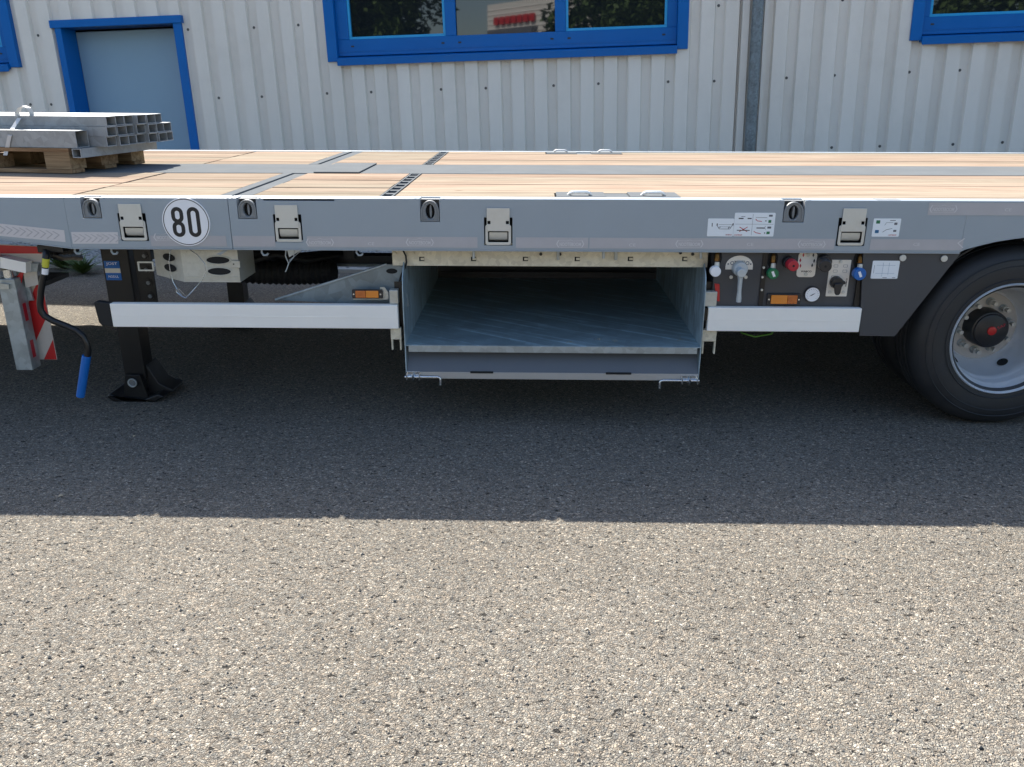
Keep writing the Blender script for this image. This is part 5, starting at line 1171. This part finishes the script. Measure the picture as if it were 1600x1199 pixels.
for yy in (0, PW/2-.05, PW-.1): MB().box(-PL, 0, yy+.0, yy+.1, 0, .019).build('bottom_board', 'pallet_wood', pal, bevel=.0015)
for xx in (-.145, -PL/2-.07, -PL): MB().box(xx, xx+.145, 0, PW, .087, .1045).build('stringer_board', 'pallet_wood', pal, bevel=.0015)
for i in range(5):
    yy = i*(PW-.12)/4; MB().box(-PL, -.04+(.04 if i % 2 == 0 else 0), yy, yy+.12, .105, .1235).build('top_board', 'pallet_wood', pal, bevel=.0015)
TW, TH = .083, .049
ords = ['first', 'second', 'third', 'fourth', 'fifth', 'sixth', 'seventh']
def sq_tube(xa, xb, y0, z0, w_, h_, label, nm='steel_tube', group='galvanised tubes on the pallet', along='x'):
    t = .004; m = MB()
    o_ = [(y0, z0), (y0+w_, z0), (y0+w_, z0+h_), (y0, z0+h_)]; i_ = [(y0+t, z0+t), (y0+w_-t, z0+t), (y0+w_-t, z0+h_-t), (y0+t, z0+h_-t)]
    vs = []
    for xx in (xa, xb):
        for y, z in o_+i_: vs.append((xx, y, z) if along == 'x' else (y, xx, z))
    fs = []
    for i in range(4):
        j = (i+1) % 4; fs += [(i, j, 8+j, 8+i), (4+i, 12+i, 12+j, 4+j), (i, 4+i, 4+j, j), (8+i, 8+j, 12+j, 12+i)]
    m.add(vs, fs); o = m.build(nm, 'galv_tube', None); o.matrix_world = PM; tag(o, label, 'metal tube', group); return o
z1_ = .1245
sq_tube(.0, PW+.03, .02, z1_-.0465, .05, .045, 'galvanised square tube held crosswise under the ends of the bundle', along='y')
for r, (n, zz_, nm, y00) in enumerate(((7, z1_, 'bottom', .0), (7, z1_+TH+.0015, 'middle', .0), (6, z1_+2*(TH+.0015), 'top', .004))):
    for j in range(n):
        xe = .135+.012*math.sin(j*1.7+r)+.003*j; gap = [.0, .002, -.001, .003, .001, .004, .002][(j+2*r) % 7]
        sq_tube(-2.4, xe, .125+y00+j*(TW+.0015)+gap, zz_+random.uniform(0, .001), TW-.003, TH, '%s galvanised tube from the camera side in the %s row of the stack' % (ords[j], nm))
sq_tube(-2.4, .045, .012, z1_+.0005, .095, .084, 'deep galvanised box tube at the camera side of the stack, ending short')
# strap
sx = T(28, 240, Y=c0.y)
inv = PM.inverted() @ G
def PT(px, py, yloc):
    # photo bearing -> pallet-local point at local depth yloc
    d = (inv.to_3x3() @ ray(px, py)); o = inv @ CAM_T; t = (yloc-o.y)/d.y; return o+d*t
def ribbon(pts, wvec, nm, m):
    mb = MB(); n = len(pts)
    for p in pts: mb.add([p-wvec, p+wvec], [])
    mb.f = [(2*i, 2*i+1, 2*i+3, 2*i+2) for i in range(n-1)]
    o = mb.build(nm, m, None, fix=False); o.matrix_world = PM; so_ = o.modifiers.new('s', 'SOLIDIFY'); so_.thickness = .0015; return o
yt = .009
pts = [PT(8, 243, -.002), PT(11, 231, yt-.002), PT(15, 212, yt-.002), PT(20, 200, yt+.06), PT(30, 184.5, yt+.11)]
o = ribbon(pts, Vector((.012, 0, 0)), 'strap', 'strap_white'); tag(o, 'white plastic strap running down over the near side of the tubes', 'strap')
pts = [PT(*q) for q in ((28, 184, .13), (27, 176, .13), (31, 169, .135), (38, 166, .14), (45, 169, .145), (49, 176, .155), (50, 184, .16))]
o = ribbon(pts, Vector((.004, .013, 0)), 'strap', 'strap_white'); tag(o, 'white plastic strap loop standing up above the tubes', 'strap')
pts = [PT(*q) for q in ((145, 251, PW*.55), (149, 246, PW*.55), (154, 244, PW*.55), (159, 246, PW*.55), (163, 251, PW*.55))]
o = ribbon(pts, Vector((.0, .008, .008)), 'strap', 'strap_white'); tag(o, 'short white strap end curling below the crosswise tube', 'strap')

# ================================================================== small litter on the yard
def gpt(px, py):
    d = G.to_3x3() @ ray(px, py); t = -CW.z/d.z; return CW+d*t
gm = MB()
for i in range(3600):
    px, py = random.uniform(-150, 1750), random.uniform(560, 1230); p = gpt(px, py)
    r = random.uniform(.0018, .0042) if random.random() < .93 else random.uniform(.004, .0065); a = random.uniform(0, 6.28); c = Vector((p.x, p.y, r*.35))
    vs = [c+Vector((math.cos(a+q*1.5708)*r*random.uniform(.7, 1.5), math.sin(a+q*1.5708)*r*random.uniform(.6, 1.2), random.uniform(-.1, .2)*r)) for q in range(4)]+[c+Vector((0, 0, r*.75)), c-Vector((0, 0, r*.5))]
    gm.add(vs, [(0, 1, 4), (1, 2, 4), (2, 3, 4), (3, 0, 4), (1, 0, 5), (2, 1, 5), (3, 2, 5), (0, 3, 5)])
gm.build('grit', 'grit_stone', kind='stuff')
for px, py, lb in ((210, 683, 'pale curled leaf on the shaded asphalt left of the landing foot'), (95, 777, 'small pale leaf scrap near the shadow edge at the left')):
    p = gpt(px, py); m = MB()
    m.add([(-.012, 0, .002), (0, -.006, .006), (.014, 0, .003), (0, .007, .008)], [(0, 1, 2), (0, 2, 3)])
    o = m.build('leaf', 'dry_leaf', None, fix=False); o.location = (p.x, p.y, 0.001); o.rotation_euler = (0, 0, random.uniform(0, 3)); tag(o, lb, 'leaf')
for px, py, lb in ((960, 533, 'brown crumb of dirt at the middle of the tray edge'), (935, 531, 'second crumb of dirt just left of the tray middle'), (890, 535, 'crumb of dirt well left of the others in the tray'), (1062, 532, 'single crumb of dirt near the right tray side')):
    q = T(px, py, Z=zf+.002); m = MB()
    for i in range(9):
        c = Vector((random.gauss(0, .006), random.gauss(0, .008), .001)); r = random.uniform(.001, .0025)
        m.add([c+Vector((r, 0, 0)), c+Vector((-r*.5, r, 0)), c+Vector((-r*.5, -r, 0)), c+Vector((0, 0, r*1.4))], [(0, 1, 3), (1, 2, 3), (2, 0, 3)])
    o = m.build('dirt_crumb', 'dry_leaf', None, fix=False); o.matrix_world = G @ Matrix.Translation(q); tag(o, lb, 'dirt')
